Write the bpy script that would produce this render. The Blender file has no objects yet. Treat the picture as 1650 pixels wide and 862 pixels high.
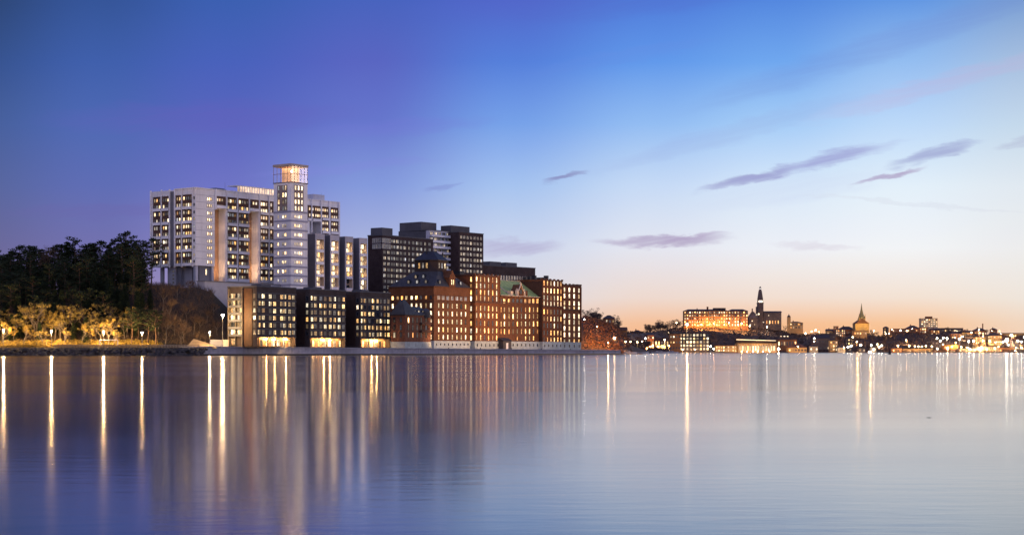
import bpy, math, random
from math import radians as R, sin, cos, pi, atan2, sqrt, atan
from mathutils import Vector, Matrix, noise as mnoise
random.seed(7)
S = bpy.context.scene
COL = S.collection

# ------------------------------------------------------------------ camera
F, CX, HY, CH = 2700.0, 825.0, 566.0, 1.6        # focal length in photo pixels, centre column, horizon row, eye height
cam = bpy.data.objects.new('camera', bpy.data.cameras.new('camera')); COL.objects.link(cam); S.camera = cam
cam.location = (0, 0, CH); cam.rotation_euler = (R(90), 0, 0)
cam.data.sensor_width = 36; cam.data.lens = 36*F/1650
cam.data.shift_y = (HY-431)/1650
cam.data.clip_start = 0.5; cam.data.clip_end = 60000
S.render.resolution_x, S.render.resolution_y = 1024, 534
S.view_settings.view_transform = 'Standard'; S.view_settings.look = 'None'
S.view_settings.exposure = 0.0; S.view_settings.gamma = 1
S.cycles.use_denoising = True
S.cycles.max_bounces = 6; S.cycles.diffuse_bounces = 2; S.cycles.glossy_bounces = 3; S.cycles.transparent_max_bounces = 6
S.cycles.sample_clamp_indirect = 6.0; S.cycles.caustics_reflective = False; S.cycles.caustics_refractive = False

def lin(c):
    return tuple(((v/255)/12.92 if v/255 <= .04045 else ((v/255+.055)/1.055)**2.4) for v in c)

# ------------------------------------------------------------------ node helper
class NT:
    def __init__(s, nt): s.nt = nt; s.n = nt.nodes; s.l = nt.links
    def new(s, t, **kw):
        n = s.n.new(t)
        for k, v in kw.items(): setattr(n, k, v)
        return n
    def put(s, sock, v):
        if isinstance(v, bpy.types.NodeSocket): s.l.new(v, sock)
        elif v is not None:
            if sock.type == 'RGBA' and len(v) == 3: v = (*v, 1)
            sock.default_value = v
    def m(s, op, a, b=None, c=None, clamp=False):
        n = s.new('ShaderNodeMath', operation=op, use_clamp=clamp)
        s.put(n.inputs[0], a)
        if b is not None: s.put(n.inputs[1], b)
        if c is not None: s.put(n.inputs[2], c)
        return n.outputs[0]
    def sm(s, v, a, b, o0=0., o1=1.):
        n = s.new('ShaderNodeMapRange', interpolation_type='SMOOTHSTEP')
        s.put(n.inputs[0], v); s.put(n.inputs[1], a); s.put(n.inputs[2], b); s.put(n.inputs[3], o0); s.put(n.inputs[4], o1)
        return n.outputs[0]
    def mix(s, f, a, b, bt='MIX'):
        n = s.new('ShaderNodeMix', data_type='RGBA', blend_type=bt)
        s.put(n.inputs[0], f); s.put(n.inputs[6], a); s.put(n.inputs[7], b)
        return n.outputs[2]
    def ramp(s, v, els):
        n = s.new('ShaderNodeValToRGB'); s.put(n.inputs[0], v)
        r = n.color_ramp
        while len(r.elements) < len(els): r.elements.new(0.5)
        for e, (p, c) in zip(r.elements, els): e.position = p; e.color = (*c, 1)
        return n.outputs[0]
    def noise(s, vec, scale, detail=3, rough=.5, w=None):
        n = s.new('ShaderNodeTexNoise'); s.put(n.inputs['Vector'], vec)
        n.inputs['Scale'].default_value = scale; n.inputs['Detail'].default_value = detail; n.inputs['Roughness'].default_value = rough
        return n.outputs['Fac']
    def comb(s, x, y, z):
        n = s.new('ShaderNodeCombineXYZ'); s.put(n.inputs[0], x); s.put(n.inputs[1], y); s.put(n.inputs[2], z); return n.outputs[0]
    def sep(s, v):
        n = s.new('ShaderNodeSeparateXYZ'); s.put(n.inputs[0], v); return n.outputs

# ------------------------------------------------------------------ dusk sky (direction based, so it surrounds the whole place)
SUN_AZ, SUN_EL = 84, 3.0            # the afterglow lies to the right, sun at the horizon
world = bpy.data.worlds.new('World'); S.world = world; world.use_nodes = True
W = NT(world.node_tree); W.n.clear()
tc = W.new('ShaderNodeTexCoord'); d = W.sep(tc.outputs['Generated'])
az = W.m('ARCTAN2', d[0], d[1])
rad = W.m('SQRT', W.m('ADD', W.m('MULTIPLY', d[0], d[0]), W.m('MULTIPLY', d[1], d[1])))
el = W.m('DIVIDE', d[2], W.m('MAXIMUM', rad, 1e-4))
wn = W.noise(W.comb(W.m('MULTIPLY', az, 5.), W.m('MULTIPLY', W.m('SUBTRACT', el, W.m('MULTIPLY', az, .22)), 28.), 3.), 1., 4, .55)
rows = [0, 100, 200, 300, 400, 480, 520, 566]
cols = {
 -60: [(38,66,116),(46,78,144),(64,92,158),(82,98,160),(102,100,154),(120,108,150),(128,110,140),(134,114,140)],
 160: [(46,82,158),(56,92,178),(72,102,186),(90,106,186),(112,110,178),(140,122,170),(150,128,166),(160,135,165)],
 360: [(52,92,184),(66,94,194),(84,98,196),(106,112,202),(138,134,206),(165,152,200),(180,160,190),(200,170,180)],
 600: [(66,96,196),(84,98,200),(98,116,210),(128,152,224),(170,180,224),(200,190,212),(215,190,195),(225,185,175)],
 825: [(78,100,204),(82,126,220),(116,160,234),(164,194,240),(204,214,236),(224,218,222),(234,206,188),(242,196,164)],
 1050:[(78,122,216),(96,152,234),(146,188,242),(198,218,245),(228,230,240),(238,217,206),(245,193,154),(248,174,116)],
 1250:[(82,134,222),(110,166,238),(164,204,246),(214,231,249),(237,240,245),(242,222,208),(247,194,150),(249,174,112)],
 1450:[(96,150,226),(146,188,240),(188,217,248),(226,239,250),(242,244,246),(243,225,210),(247,197,154),(249,178,118)],
 1680:[(122,158,210),(168,192,222),(196,216,234),(224,232,240),(236,236,236),(238,228,218),(241,214,190),(242,204,172)]}
fac = W.m('DIVIDE', el, .25, clamp=True)
prev = None; pk = None
for px in sorted(cols):
    a_ = atan((px-CX)/F)
    els = []; ds = .10 if px <= 360 else .09 if px <= 600 else .03 if px <= 825 else 0
    for py, c in sorted(zip(rows, cols[px]), key=lambda t: -t[0]):
        g_ = sum(c)/3*.97; els.append((max(0, (HY-py)/F*cos(a_)/.25), lin(tuple(k*(1-ds)+g_*ds for k in c))))
    rr = W.ramp(fac, els)
    prev = rr if prev is None else W.mix(W.sm(az, pk, a_), prev, rr)
    pk = a_
sky = W.mix(W.sm(el, .22, 1.3), prev, lin((92,110,190)))
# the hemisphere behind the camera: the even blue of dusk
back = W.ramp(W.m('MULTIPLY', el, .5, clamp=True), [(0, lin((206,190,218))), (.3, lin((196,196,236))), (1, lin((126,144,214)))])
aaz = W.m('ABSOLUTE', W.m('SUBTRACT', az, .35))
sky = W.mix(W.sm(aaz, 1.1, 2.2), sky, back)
# soft streaks of brightness
sky = W.mix(W.m('MULTIPLY', W.sm(wn, .35, .7), .07), sky, W.mix(1., sky, (0.86,0.80,1.10), 'MULTIPLY'))
# clouds: (column, row, half length, half thickness, rise in degrees, colour, strength)
clouds = [
 (912,286,38,4,14,(122,112,168),.8), (1205,289,82,8,13,(134,128,188),.75), (1290,270,175,8,13,(150,150,208),.5), (1345,252,75,9,13,(146,144,204),.6),
 (1285,305,170,20,8,(196,206,238),.3), (1505,248,80,8,14,(146,150,202),.8), (1430,284,62,5,14,(158,128,178),.85), (1068,388,112,7,2,(160,138,182),.8),
 (1120,381,60,3,3,(170,150,190),.5),
 (832,398,75,11,1,(172,162,202),.7), (1645,231,45,7,8,(176,182,210),.6), (1315,397,75,5,-4,(214,206,220),.6), (715,300,34,4,11,(118,124,196),.5),
 (1420,75,330,20,17,(112,134,208),.32), (1510,138,230,13,14,(192,178,216),.45), (1180,215,240,14,15,(150,168,222),.3), (1000,92,160,10,10,(104,140,224),.3),
 (330,190,260,22,3,(104,92,186),.35), (200,340,190,12,2,(108,98,168),.35), (650,205,150,10,4,(118,120,214),.3), (560,270,160,8,6,(130,132,220),.3), (980,0,330,26,4,(84,104,200),.35),
 (1480,330,200,3,-6,(210,214,228),.4)]
warp = W.m('MULTIPLY', W.m('SUBTRACT', W.noise(W.comb(W.m('MULTIPLY', az, 34.), W.m('MULTIPLY', el, 120.), 0.), 1., 4, .6), .5), .012)
fine = W.noise(W.comb(W.m('MULTIPLY', az, 22.), W.m('MULTIPLY', W.m('SUBTRACT', el, W.m('MULTIPLY', az, .2)), 420.), 9.), 1., 3, .55)
for cx, cy, L, T, ang, c, st in clouds:
    a0 = atan((cx-CX)/F); k = cos(a0); e0 = (HY-cy)/F*k
    L_, T_ = L/F*k*k*1.15, T/F*k*1.5
    ca, sa = cos(R(ang)), sin(R(ang))
    du = W.m('SUBTRACT', az, a0); dv = W.m('ADD', W.m('SUBTRACT', el, e0), warp)
    u = W.m('DIVIDE', W.m('ADD', W.m('MULTIPLY', du, ca), W.m('MULTIPLY', dv, sa)), L_)
    v = W.m('DIVIDE', W.m('SUBTRACT', W.m('MULTIPLY', dv, ca), W.m('MULTIPLY', du, sa)), T_)
    q = W.m('SUBTRACT', 1., W.m('ADD', W.m('MULTIPLY', u, u), W.m('MULTIPLY', v, v)))
    q = W.m('MULTIPLY', W.sm(q, 0., 1.), W.sm(fine, .2, .65, .55, 1.))
    sky = W.mix(W.m('MULTIPLY', q, st*.85), sky, lin(c))
nis = W.new('ShaderNodeTexSky', sky_type='NISHITA', sun_disc=False, sun_elevation=R(SUN_EL), sun_rotation=R(SUN_AZ))
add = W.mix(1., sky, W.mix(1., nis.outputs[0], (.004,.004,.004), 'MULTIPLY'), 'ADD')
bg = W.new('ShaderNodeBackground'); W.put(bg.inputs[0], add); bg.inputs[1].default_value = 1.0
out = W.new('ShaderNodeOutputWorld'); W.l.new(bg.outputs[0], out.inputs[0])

sun = bpy.data.objects.new('afterglow_sun', bpy.data.lights.new('afterglow_sun', 'SUN')); COL.objects.link(sun)
sun.data.energy = 0.6; sun.data.angle = R(14); sun.data.color = (1.0, .70, .52)
dv = Vector((sin(R(SUN_AZ))*cos(R(SUN_EL+6)), cos(R(SUN_AZ))*cos(R(SUN_EL+6)), sin(R(SUN_EL+6))))
sun.rotation_euler = dv.to_track_quat('Z', 'Y').to_euler()

# ------------------------------------------------------------------ materials
MATS = {}
def mat(name, col, rough=.8, var=.25, scale=.3, col2=None, spec=.3, metal=0., bump=0., seed_obj=True, streak=0.):
    if name in MATS: return MATS[name]
    m = bpy.data.materials.new(name); m.use_nodes = True; MATS[name] = m
    N = NT(m.node_tree); b = N.n['Principled BSDF']
    tc = N.new('ShaderNodeTexCoord'); v = tc.outputs['Object']
    n1 = N.noise(v, scale, 5, .6); n2 = N.noise(v, scale*9, 3, .6)
    f = N.m('ADD', N.m('MULTIPLY', n1, .65), N.m('MULTIPLY', n2, .35))
    c2 = col2 or tuple(x*(1-var) for x in col)
    c1 = tuple(min(1, x*(1+var*.6)) for x in col)
    c = N.mix(N.sm(f, .35, .65), c2, c1)
    if streak:
        q = N.sep(v); sn = N.noise(N.comb(N.m('MULTIPLY', q[0], .9), N.m('MULTIPLY', q[1], .9), N.m('MULTIPLY', q[2], .05)), 1., 4, .6)
        c = N.mix(N.sm(sn, .5, .72, 0., streak), c, tuple(x*.55 for x in col))
    if seed_obj:
        oi = N.new('ShaderNodeObjectInfo')
        c = N.mix(1., c, N.ramp(oi.outputs['Random'], [(0,(.88,.88,.88)),(1,(1.08,1.08,1.08))]), 'MULTIPLY')
    N.put(b.inputs['Base Color'], c); b.inputs['Roughness'].default_value = rough
    b.inputs['Specular IOR Level'].default_value = spec; b.inputs['Metallic'].default_value = metal
    if bump:
        bp = N.new('ShaderNodeBump'); bp.inputs['Strength'].default_value = bump; bp.inputs['Distance'].default_value = .3
        N.put(bp.inputs['Height'], N.noise(v, scale*4, 4)); N.l.new(bp.outputs[0], b.inputs['Normal'])
    return m
def brick(name, col, mortar, bands=3.6):
    """brick: courses too fine to see, so colour flecks plus slightly darker string courses per storey"""
    if name in MATS: return MATS[name]
    m = bpy.data.materials.new(name); m.use_nodes = True; MATS[name] = m
    N = NT(m.node_tree); b = N.n['Principled BSDF']; tc = N.new('ShaderNodeTexCoord'); v = tc.outputs['Object']
    sp = N.sep(v)
    bt = N.new('ShaderNodeTexBrick'); N.put(bt.inputs['Vector'], N.comb(N.m('ADD', sp[0], sp[1]), sp[2], 0.))
    bt.inputs['Scale'].default_value = 1.; bt.inputs['Brick Width'].default_value = .55; bt.inputs['Row Height'].default_value = .2
    bt.inputs['Mortar Size'].default_value = .02
    N.put(bt.inputs['Color1'], col); N.put(bt.inputs['Color2'], tuple(x*.55 for x in col)); N.put(bt.inputs['Mortar'], mortar)
    c = N.mix(N.sm(N.noise(v, .25, 5, .6), .35, .7), bt.outputs[0], tuple(x*.6 for x in col))
    N.put(b.inputs['Base Color'], c); b.inputs['Roughness'].default_value = .85; b.inputs['Specular IOR Level'].default_value = .2
    return m
def glow(name, cols, smin, smax, pat=1.0):
    """lit window: brightness and warmth differ from window to window, curtains and furniture vary it inside"""
    m = bpy.data.materials.new(name); m.use_nodes = True; MATS[name] = m
    N = NT(m.node_tree); b = N.n['Principled BSDF']
    oi = N.new('ShaderNodeObjectInfo'); ge = N.new('ShaderNodeNewGeometry'); tc = N.new('ShaderNodeTexCoord')
    r = N.m('FRACT', N.m('ADD', N.m('MULTIPLY', oi.outputs['Random'], 3.7), N.m('MULTIPLY', ge.outputs['Random Per Island'], 5.3)))
    r2 = N.m('FRACT', N.m('MULTIPLY', r, 17.3))
    c = N.ramp(r, [(i/(len(cols)-1) if len(cols) > 1 else 0, k) for i, k in enumerate(cols)])
    wn = N.new('ShaderNodeVectorMath', operation='ADD'); N.put(wn.inputs[0], tc.outputs['Object']); N.put(wn.inputs[1], N.comb(N.m('MULTIPLY', r, 90.), 0., N.m('MULTIPLY', r, 31.)))
    p = N.sm(N.noise(wn.outputs[0], pat, 2, .5), .35, .65, .35, 1.15)
    st = N.m('MULTIPLY', N.m('ADD', N.m('MULTIPLY', N.m('MULTIPLY', r2, r2), smax-smin), smin), p)
    N.put(b.inputs['Base Color'], (.05,.05,.05)); b.inputs['Roughness'].default_value = .15
    N.put(b.inputs['Emission Color'], c); N.put(b.inputs['Emission Strength'], st)
    return m
def emit(name, col, st):
    m = bpy.data.materials.new(name); m.use_nodes = True; MATS[name] = m
    b = m.node_tree.nodes['Principled BSDF']; b.inputs['Base Color'].default_value = (*col, 1)
    b.inputs['Emission Color'].default_value = (*col, 1); b.inputs['Emission Strength'].default_value = st
    return m
WARM = glow('lit_window_warm', [(1,.50,.14),(1,.62,.24),(1,.74,.40),(1,.80,.50)], .35, 4.2)
HOME = glow('lit_window_yellow', [(1,.46,.12),(1,.58,.22),(1,.70,.34),(.9,.8,.6)], .10, 2.2, 1.6)
AMB = glow('lit_window_amber', [(1,.36,.08),(1,.46,.13),(1,.62,.26)], .5, 8.0)
PALE = glow('lit_window_pale', [(1,.72,.46),(1,.82,.62),(1,.9,.78),(.85,.88,1)], .15, .9)
CREAM = glow('lit_window_cream', [(1,.62,.30),(1,.74,.44),(1,.84,.60)], .8, 5.0)
DIM = glow('dim_window', [(.5,.5,.62),(.7,.55,.42),(.45,.5,.65)], .04, .22)
GLASS = mat('dark_glass', (.02,.025,.035), .08, .3, .5, spec=.8)
def lamp_mat(name, col, st): return emit(name, col, st)
LAMPW = lamp_mat('lamp_glow_warm', (1,.66,.34), 200)
LAMPO = lamp_mat('lamp_glow_orange', (1,.48,.14), 260)
LAMPC = lamp_mat('lamp_glow_white', (1,.76,.48), 200)
LAMPY = lamp_mat('lobby_glow_yellow', (1,.56,.20), 520)
PAV = glow('pavilion_glass_lit', [(1,.62,.40),(1,.70,.48)], .55, .95, .4)
FARW = lamp_mat('far_glow_warm', (1,.66,.34), 60)
FARO = lamp_mat('far_glow_orange', (1,.45,.12), 50)
FARC = lamp_mat('far_glow_white', (1,.88,.7), 70)

white = mat('white_render', (.78,.77,.80), .7, .1, .15, streak=.45)
fin_m = mat('white_concrete_fin', (.82,.81,.85), .7, .08, .2)
lilac = mat('pale_grey_render', (.50,.50,.57), .75, .12, .15, streak=.5)
grey = mat('mid_grey_render', (.17,.17,.20), .8, .15, .2)
greyd = mat('dark_grey_render', (.09,.09,.105), .8, .2, .2)
brownp = mat('brown_cladding', (.11,.055,.038), .7, .3, .6)
tan = mat('tan_plaster', (.42,.25,.15), .8, .12, .3)
dbrick = brick('dark_brick', (.078,.058,.054), (.09,.07,.065))
rustp = mat('rust_panel', (.085,.038,.018), .6, .35, .5)
pbrick = brick('purple_brown_brick', (.075,.046,.046), (.09,.07,.07))
redbrick = brick('red_brick', (.185,.070,.030), (.15,.09,.06))
redbrick2 = brick('orange_brick', (.235,.080,.032), (.17,.09,.06))
cornice_m = mat('dark_stone_cornice', (.10,.045,.028), .8, .25, .4)
stone = mat('pale_stone_plinth', (.40,.45,.44), .75, .18, .5, streak=.6)
slate = mat('slate_roof', (.050,.048,.050), .55, .3, .6)
slate2 = mat('slate_roof_dark', (.028,.028,.034), .55, .3, .6)
copper = mat('green_copper_roof', (.40,.46,.16), .75, .2, .25, col2=(.30,.37,.13), spec=.15)
framem = mat('window_frame_grey', (.08,.08,.09), .6, .1)
framew = mat('window_frame_white', (.6,.58,.56), .6, .1)
frameb = mat('window_frame_brown', (.07,.035,.02), .6, .1)
concrete = mat('quay_concrete', (.30,.30,.36), .85, .3, .08, bump=.3, streak=.7)
dark_st = mat('dark_stone', (.012,.012,.014), .3, .5, .4)
rock_m = mat('dark_rock', (.045,.042,.042), .75, .6, .7, bump=.6)
metal = mat('galvanised_metal', (.20,.20,.21), .5, .2, metal=.5)
whitep = mat('white_paint', (.75,.75,.74), .5, .06)
bark = mat('pine_bark', (.13,.075,.045), .9, .35, .9)
barkd = mat('grey_bark', (.14,.11,.085), .9, .3, .9)
def leaf(name, c, c2):
    m = mat(name, c, .7, .3, .35, col2=c2, spec=.15); return m
pine_g = leaf('pine_needles', (.034,.046,.018), (.015,.022,.010))
spru_g = leaf('spruce_needles', (.026,.038,.016), (.012,.020,.011))
gold_g = leaf('autumn_leaves', (.30,.20,.04), (.17,.115,.025))
olive_g = leaf('olive_leaves', (.22,.16,.045), (.12,.09,.025))
twig_m = mat('bare_twigs', (.12,.075,.045), .9, .3, .8)
fartree = leaf('far_leaves', (.085,.055,.045), (.045,.032,.032))

# ------------------------------------------------------------------ mesh helper
class MB:
    def __init__(s): s.v = []; s.f = []; s.mi = []
    def face(s, pts, m=0):
        i = len(s.v); s.v += [tuple(p) for p in pts]; s.f.append(tuple(range(i, i+len(pts)))); s.mi.append(m); return s
    def box(s, x0, x1, y0, y1, z0, z1, m=0):
        if x0 > x1: x0, x1 = x1, x0
        if y0 > y1: y0, y1 = y1, y0
        if z0 > z1: z0, z1 = z1, z0
        i = len(s.v)
        s.v += [(x0,y0,z0),(x1,y0,z0),(x1,y1,z0),(x0,y1,z0),(x0,y0,z1),(x1,y0,z1),(x1,y1,z1),(x0,y1,z1)]
        for q in ((0,3,2,1),(4,5,6,7),(0,1,5,4),(1,2,6,5),(2,3,7,6),(3,0,4,7)):
            s.f.append(tuple(i+k for k in q)); s.mi.append(m)
        return s
    def loft(s, rings, m=0, cap=True):
        i = len(s.v); n = len(rings[0])
        for r in rings: s.v += [tuple(p) for p in r]
        for k in range(len(rings)-1):
            for j in range(n):
                a, b = i+k*n+j, i+k*n+(j+1) % n
                s.f.append((a, b, b+n, a+n)); s.mi.append(m)
        if cap:
            s.f.append(tuple(i+j for j in reversed(range(n)))); s.mi.append(m)
            s.f.append(tuple(i+(len(rings)-1)*n+j for j in range(n))); s.mi.append(m)
        return s
    def tube(s, pts, rs, n=6, m=0):
        rings = []
        for k, (p, r) in enumerate(zip(pts, rs)):
            p = Vector(p); q = Vector(pts[min(k+1, len(pts)-1)]) - Vector(pts[max(k-1, 0)])
            if q.length < 1e-6: q = Vector((0,0,1))
            q.normalize(); u = q.cross(Vector((0.31,1,.17))).normalized(); w = q.cross(u)
            rings.append([p+u*(r*cos(2*pi*j/n))+w*(r*sin(2*pi*j/n)) for j in range(n)])
        return s.loft(rings, m)
    def lathe(s, prof, n=10, c=(0,0,0), m=0):
        return s.loft([[(c[0]+r*cos(2*pi*(j+.5)/n), c[1]+r*sin(2*pi*(j+.5)/n), c[2]+z) for j in range(n)] for r, z in prof], m)
    def build(s, name, mats, parent=None, smooth=False):
        me = bpy.data.meshes.new(name); me.from_pydata(s.v, [], s.f)
        if not isinstance(mats, (list, tuple)): mats = [mats]
        for m in mats: me.materials.append(m)
        me.polygons.foreach_set('material_index', s.mi)
        if smooth: me.polygons.foreach_set('use_smooth', [True]*len(s.f))
        me.update()
        o = bpy.data.objects.new(name, me); COL.objects.link(o)
        if parent is not None: o.parent = parent
        return o
def tag(o, label=None, cat=None, group=None, kind=None):
    for k, v in (('label', label), ('category', cat), ('group', group), ('kind', kind)):
        if v: o[k] = v
    return o
def empty(name, loc, rz=0, **kw):
    o = bpy.data.objects.new(name, None); COL.objects.link(o); o.location = loc; o.rotation_euler = (0, 0, rz); return tag(o, **kw)
def kids(o): return [c for c in KID.get(o.name, [])]
KID = {}
def clone(root, loc, rz=0, sc=1., label=None, group=None):
    """copy of a thing with its parts and sub-parts"""
    r = root.copy(); COL.objects.link(r); r.location = loc; r.rotation_euler = (0, 0, rz)
    r.scale = (sc, sc, sc) if not isinstance(sc, tuple) else sc
    if label: r['label'] = label
    if group: r['group'] = group
    for ch in list(root.children):
        c = ch.copy(); COL.objects.link(c); c.parent = r
        for g in list(ch.children):
            e = g.copy(); COL.objects.link(e); e.parent = c
    return r
def at(px, Y, py=None, z=0.):
    return Vector(((px-CX)/F*Y, Y, z if py is None else CH+(HY-py)*Y/F))
def struct(o): o['kind'] = 'structure'; return o

# ------------------------------------------------------------------ windows
WM = {}
def window_mesh(w, h, glassm, fm, mull):
    k = (round(w,2), round(h,2), glassm.name, fm.name, mull)
    if k in WM: return WM[k]
    b = MB(); t = min(.12, w*.14)
    b.box(-w/2, w/2, -.10, .0, h/2-t, h/2); b.box(-w/2, w/2, -.14, .0, -h/2, -h/2+t)
    b.box(-w/2, -w/2+t, -.10, .0, -h/2+t, h/2-t); b.box(w/2-t, w/2, -.10, .0, -h/2+t, h/2-t)
    g0, g1 = -w/2+t, w/2-t
    if mull:
        n = mull; step = (g1-g0)/n
        for i in range(n):
            a0 = g0+i*step+(t*.3 if i else 0); a1 = g0+(i+1)*step-(t*.3 if i < n-1 else 0)
            b.face([(a0,-.04,-h/2+t),(a1,-.04,-h/2+t),(a1,-.04,h/2-t),(a0,-.04,h/2-t)], 1)
            if i: b.box(g0+i*step-t*.3, g0+i*step+t*.3, -.09, .0, -h/2+t, h/2-t)
    me = bpy.data.meshes.new('window'); me.from_pydata(b.v, [], b.f)
    me.materials.append(fm); me.materials.append(glassm)
    me.polygons.foreach_set('material_index', b.mi); me.update()
    WM[k] = me
    return me

class Bld:
    """a building whose corner nearest the camera stands at the root; local x runs along the right facade, local y along the left one"""
    def __init__(s, name, label, cat, px, Y, th, zb, group=None):
        p = at(px, Y, z=zb); s.X, s.Y, s.zb, s.th = p.x, p.y, zb, R(th)
        s.root = empty(name, (p.x, p.y, zb), s.th, label=label, cat=cat, group=group)
        s.ca, s.sa = cos(s.th), sin(s.th); s.win = []
    def wp(s, x, y): return (s.X+s.ca*x-s.sa*y, s.Y+s.sa*x+s.ca*y)
    def sx(s, px, y=0.):
        ox, oy = s.wp(0, y); k = (px-CX)/F; return (k*oy-ox)/(s.ca-k*s.sa)
    def sy(s, px, x=0.):
        ox, oy = s.wp(x, 0); k = (px-CX)/F; return (k*oy-ox)/(-s.sa-k*s.ca)
    def z(s, py, x=0., y=0.): return CH+(HY-py)*s.wp(x, y)[1]/F-s.zb
    def zx(s, py, px, y=0.): return s.z(py, s.sx(px, y), y)
    def part(s, name, mb, mats, **kw): return tag(mb.build(name, mats, s.root), **kw)
    def w(s, face, t, z, w, h, lit=1., gm=None, off=0., fm=None, mull=1, dark=None):
        g = gm or WARM
        if isinstance(g, (list, tuple)): g = random.choice(g)
        if random.random() > lit: g = dark or GLASS
        s.win.append((face, t, z, w, h, off, g, fm or framem, mull))
    def grid(s, face, ts, zs, w, h, **kw):
        for z in zs:
            for t in ts: s.w(face, t, z, w, h, **kw)
    def finish(s, cap=98):
        def xf(face, t, z, off):
            if face == 'R': return Matrix.Translation((t, off-.012, z))
            return Matrix.Translation((off-.012, t, z)) @ Matrix.Rotation(-pi/2, 4, 'Z')
        order = sorted(range(len(s.win)), key=lambda i: -(s.win[i][3]*s.win[i][4])*(1 if s.win[i][6] is not GLASS else .8)-random.random()*.01)
        for n, i in enumerate(order):
            face, t, z, w, h, off, g, fm, mull = s.win[i]
            if n < cap:
                o = bpy.data.objects.new('window', window_mesh(w, h, g, fm, mull)); COL.objects.link(o); o.parent = s.root
                o.matrix_local = xf(face, t, z, off)
        rest = order[cap:]
        if rest:
            b = MB(); ml = []
            for i in rest:
                face, t, z, w, h, off, g, fm, mull = s.win[i]; me = window_mesh(w, h, g, fm, mull); M = xf(face, t, z, off); i0 = len(b.v)
                for q in (fm, g):
                    if q not in ml: ml.append(q)
                b.v += [tuple(M @ v.co) for v in me.vertices]
                for p in me.polygons:
                    b.f.append(tuple(i0+k for k in p.vertices)); b.mi.append(ml.index(me.materials[p.material_index]))
            o = b.build('window_rows', ml, s.root); o['kind'] = 'stuff'
        return s

# ------------------------------------------------------------------ water
def water():
    m = bpy.data.materials.new('water'); m.use_nodes = True; N = NT(m.node_tree); b = N.n['Principled BSDF']
    tc = N.new('ShaderNodeTexCoord'); v = tc.outputs['Object']; p = N.sep(v)
    b.inputs['Base Color'].default_value = (.006, .010, .022, 1); b.inputs['IOR'].default_value = 1.33
    big = N.noise(N.comb(N.m('MULTIPLY', p[0], .010), N.m('MULTIPLY', p[1], .03), 0.), 1., 3, .55)
    b2 = N.noise(N.comb(N.m('MULTIPLY', p[0], .05), N.m('MULTIPLY', p[1], .35), 4.), 1., 3, .55)
    N.put(b.inputs['Roughness'], N.m('ADD', N.sm(big, .4, .62, .104, .128), N.sm(b2, .3, .7, -.004, .004)))
    dist = p[1]
    near = N.m('SUBTRACT', 1., N.sm(dist, 7., 70.))
    h = N.m('ADD', N.noise(N.comb(N.m('MULTIPLY', p[0], .9), N.m('MULTIPLY', p[1], 2.1), 0.), 1., 2, .5),
            N.m('MULTIPLY', N.noise(N.comb(N.m('MULTIPLY', p[0], 7.), N.m('MULTIPLY', p[1], 9.), 2.), 1., 2, .5), .12))
    bp = N.new('ShaderNodeBump'); N.put(bp.inputs['Strength'], N.m('MULTIPLY', near, .10)); bp.inputs['Distance'].default_value = .03
    N.put(bp.inputs['Height'], h); N.l.new(bp.outputs[0], b.inputs['Normal'])
    mb = MB(); mb.face([(-30000,-3000,0),(30000,-3000,0),(30000,40000,0),(-30000,40000,0)])
    return struct(mb.build('water', m))
water()

# ------------------------------------------------------------------ near terrain
C0 = at(414, 650); TH1 = 58.6
AD = Vector((cos(R(TH1)), sin(R(TH1)))); BD = Vector((-sin(R(TH1)), cos(R(TH1))))
def ss(x): x = max(0., min(1., x)); return x*x*(3-2*x)
def interp(x, xs, ys):
    if x <= xs[0]: return ys[0]
    for i in range(1, len(xs)):
        if x <= xs[i]: return ys[i-1]+(ys[i]-ys[i-1])*(x-xs[i-1])/(xs[i]-xs[i-1])
    return ys[-1]
def ground(x, y):
    p = CX+F*x/y
    top = interp(p, [-300,-60,60,150,262,310,345,372,420,600,900], [20,23,24,27,29.2,27.5,25,19,14,10,8])
    d = (x-C0.x)*BD.x+(y-C0.y)*BD.y
    k = ss((y-642)/62)*ss((d-20)/24)
    n = mnoise.fractal(Vector((x*.05, y*.05, 0)), 1., 2.1, 4)*2.2*k*(1-.6*ss((y-712)/20)*(1 if p > 240 else .3))
    base = 3.0*ss((y-631.5)/6)-1.2*(1-ss((y-631.5)/6))
    return base+(top-3)*k+n
q0 = at(322, 640.0); q1 = at(1000, 802.0); qd = (q1-q0); qL = qd.length; qd.normalize(); qn = Vector((-qd.y, qd.x, 0))
soil = mat('hill_soil', (.040,.028,.018), .95, .5, .06, col2=(.016,.014,.010), bump=.5)
mb = MB(); nx, ny = 190, 90
xs = [-420+i*(420+75)/nx for i in range(nx+1)]
ys = [626+ (j/ny)**1.5*520 for j in range(ny+1)]
for j in range(ny+1):
    for i in range(nx+1):
        x, y = xs[i], ys[j]
        z = ground(x, y)
        if CX+F*x/y > 325 and y < 900:      # the quay ground takes over here
            dq = (x-C0.x)*BD.x+(y-C0.y)*BD.y
            if dq < 19: z = min(z, 1.2)
            pq = Vector((x, y, 0))-q0
            if pq.dot(qn) < 4 or pq.dot(qd) > qL-5: z = -3.
        if (Vector((x, y, 0))-q0).dot(qd) > qL-5: z = -3.     # open water past the end of the quay
        mb.v.append((x, y, z))
for j in range(ny):
    for i in range(nx):
        a = j*(nx+1)+i; mb.f.append((a, a+1, a+nx+2, a+nx+1)); mb.mi.append(0)
struct(mb.build('hill', soil, smooth=True))

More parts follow.
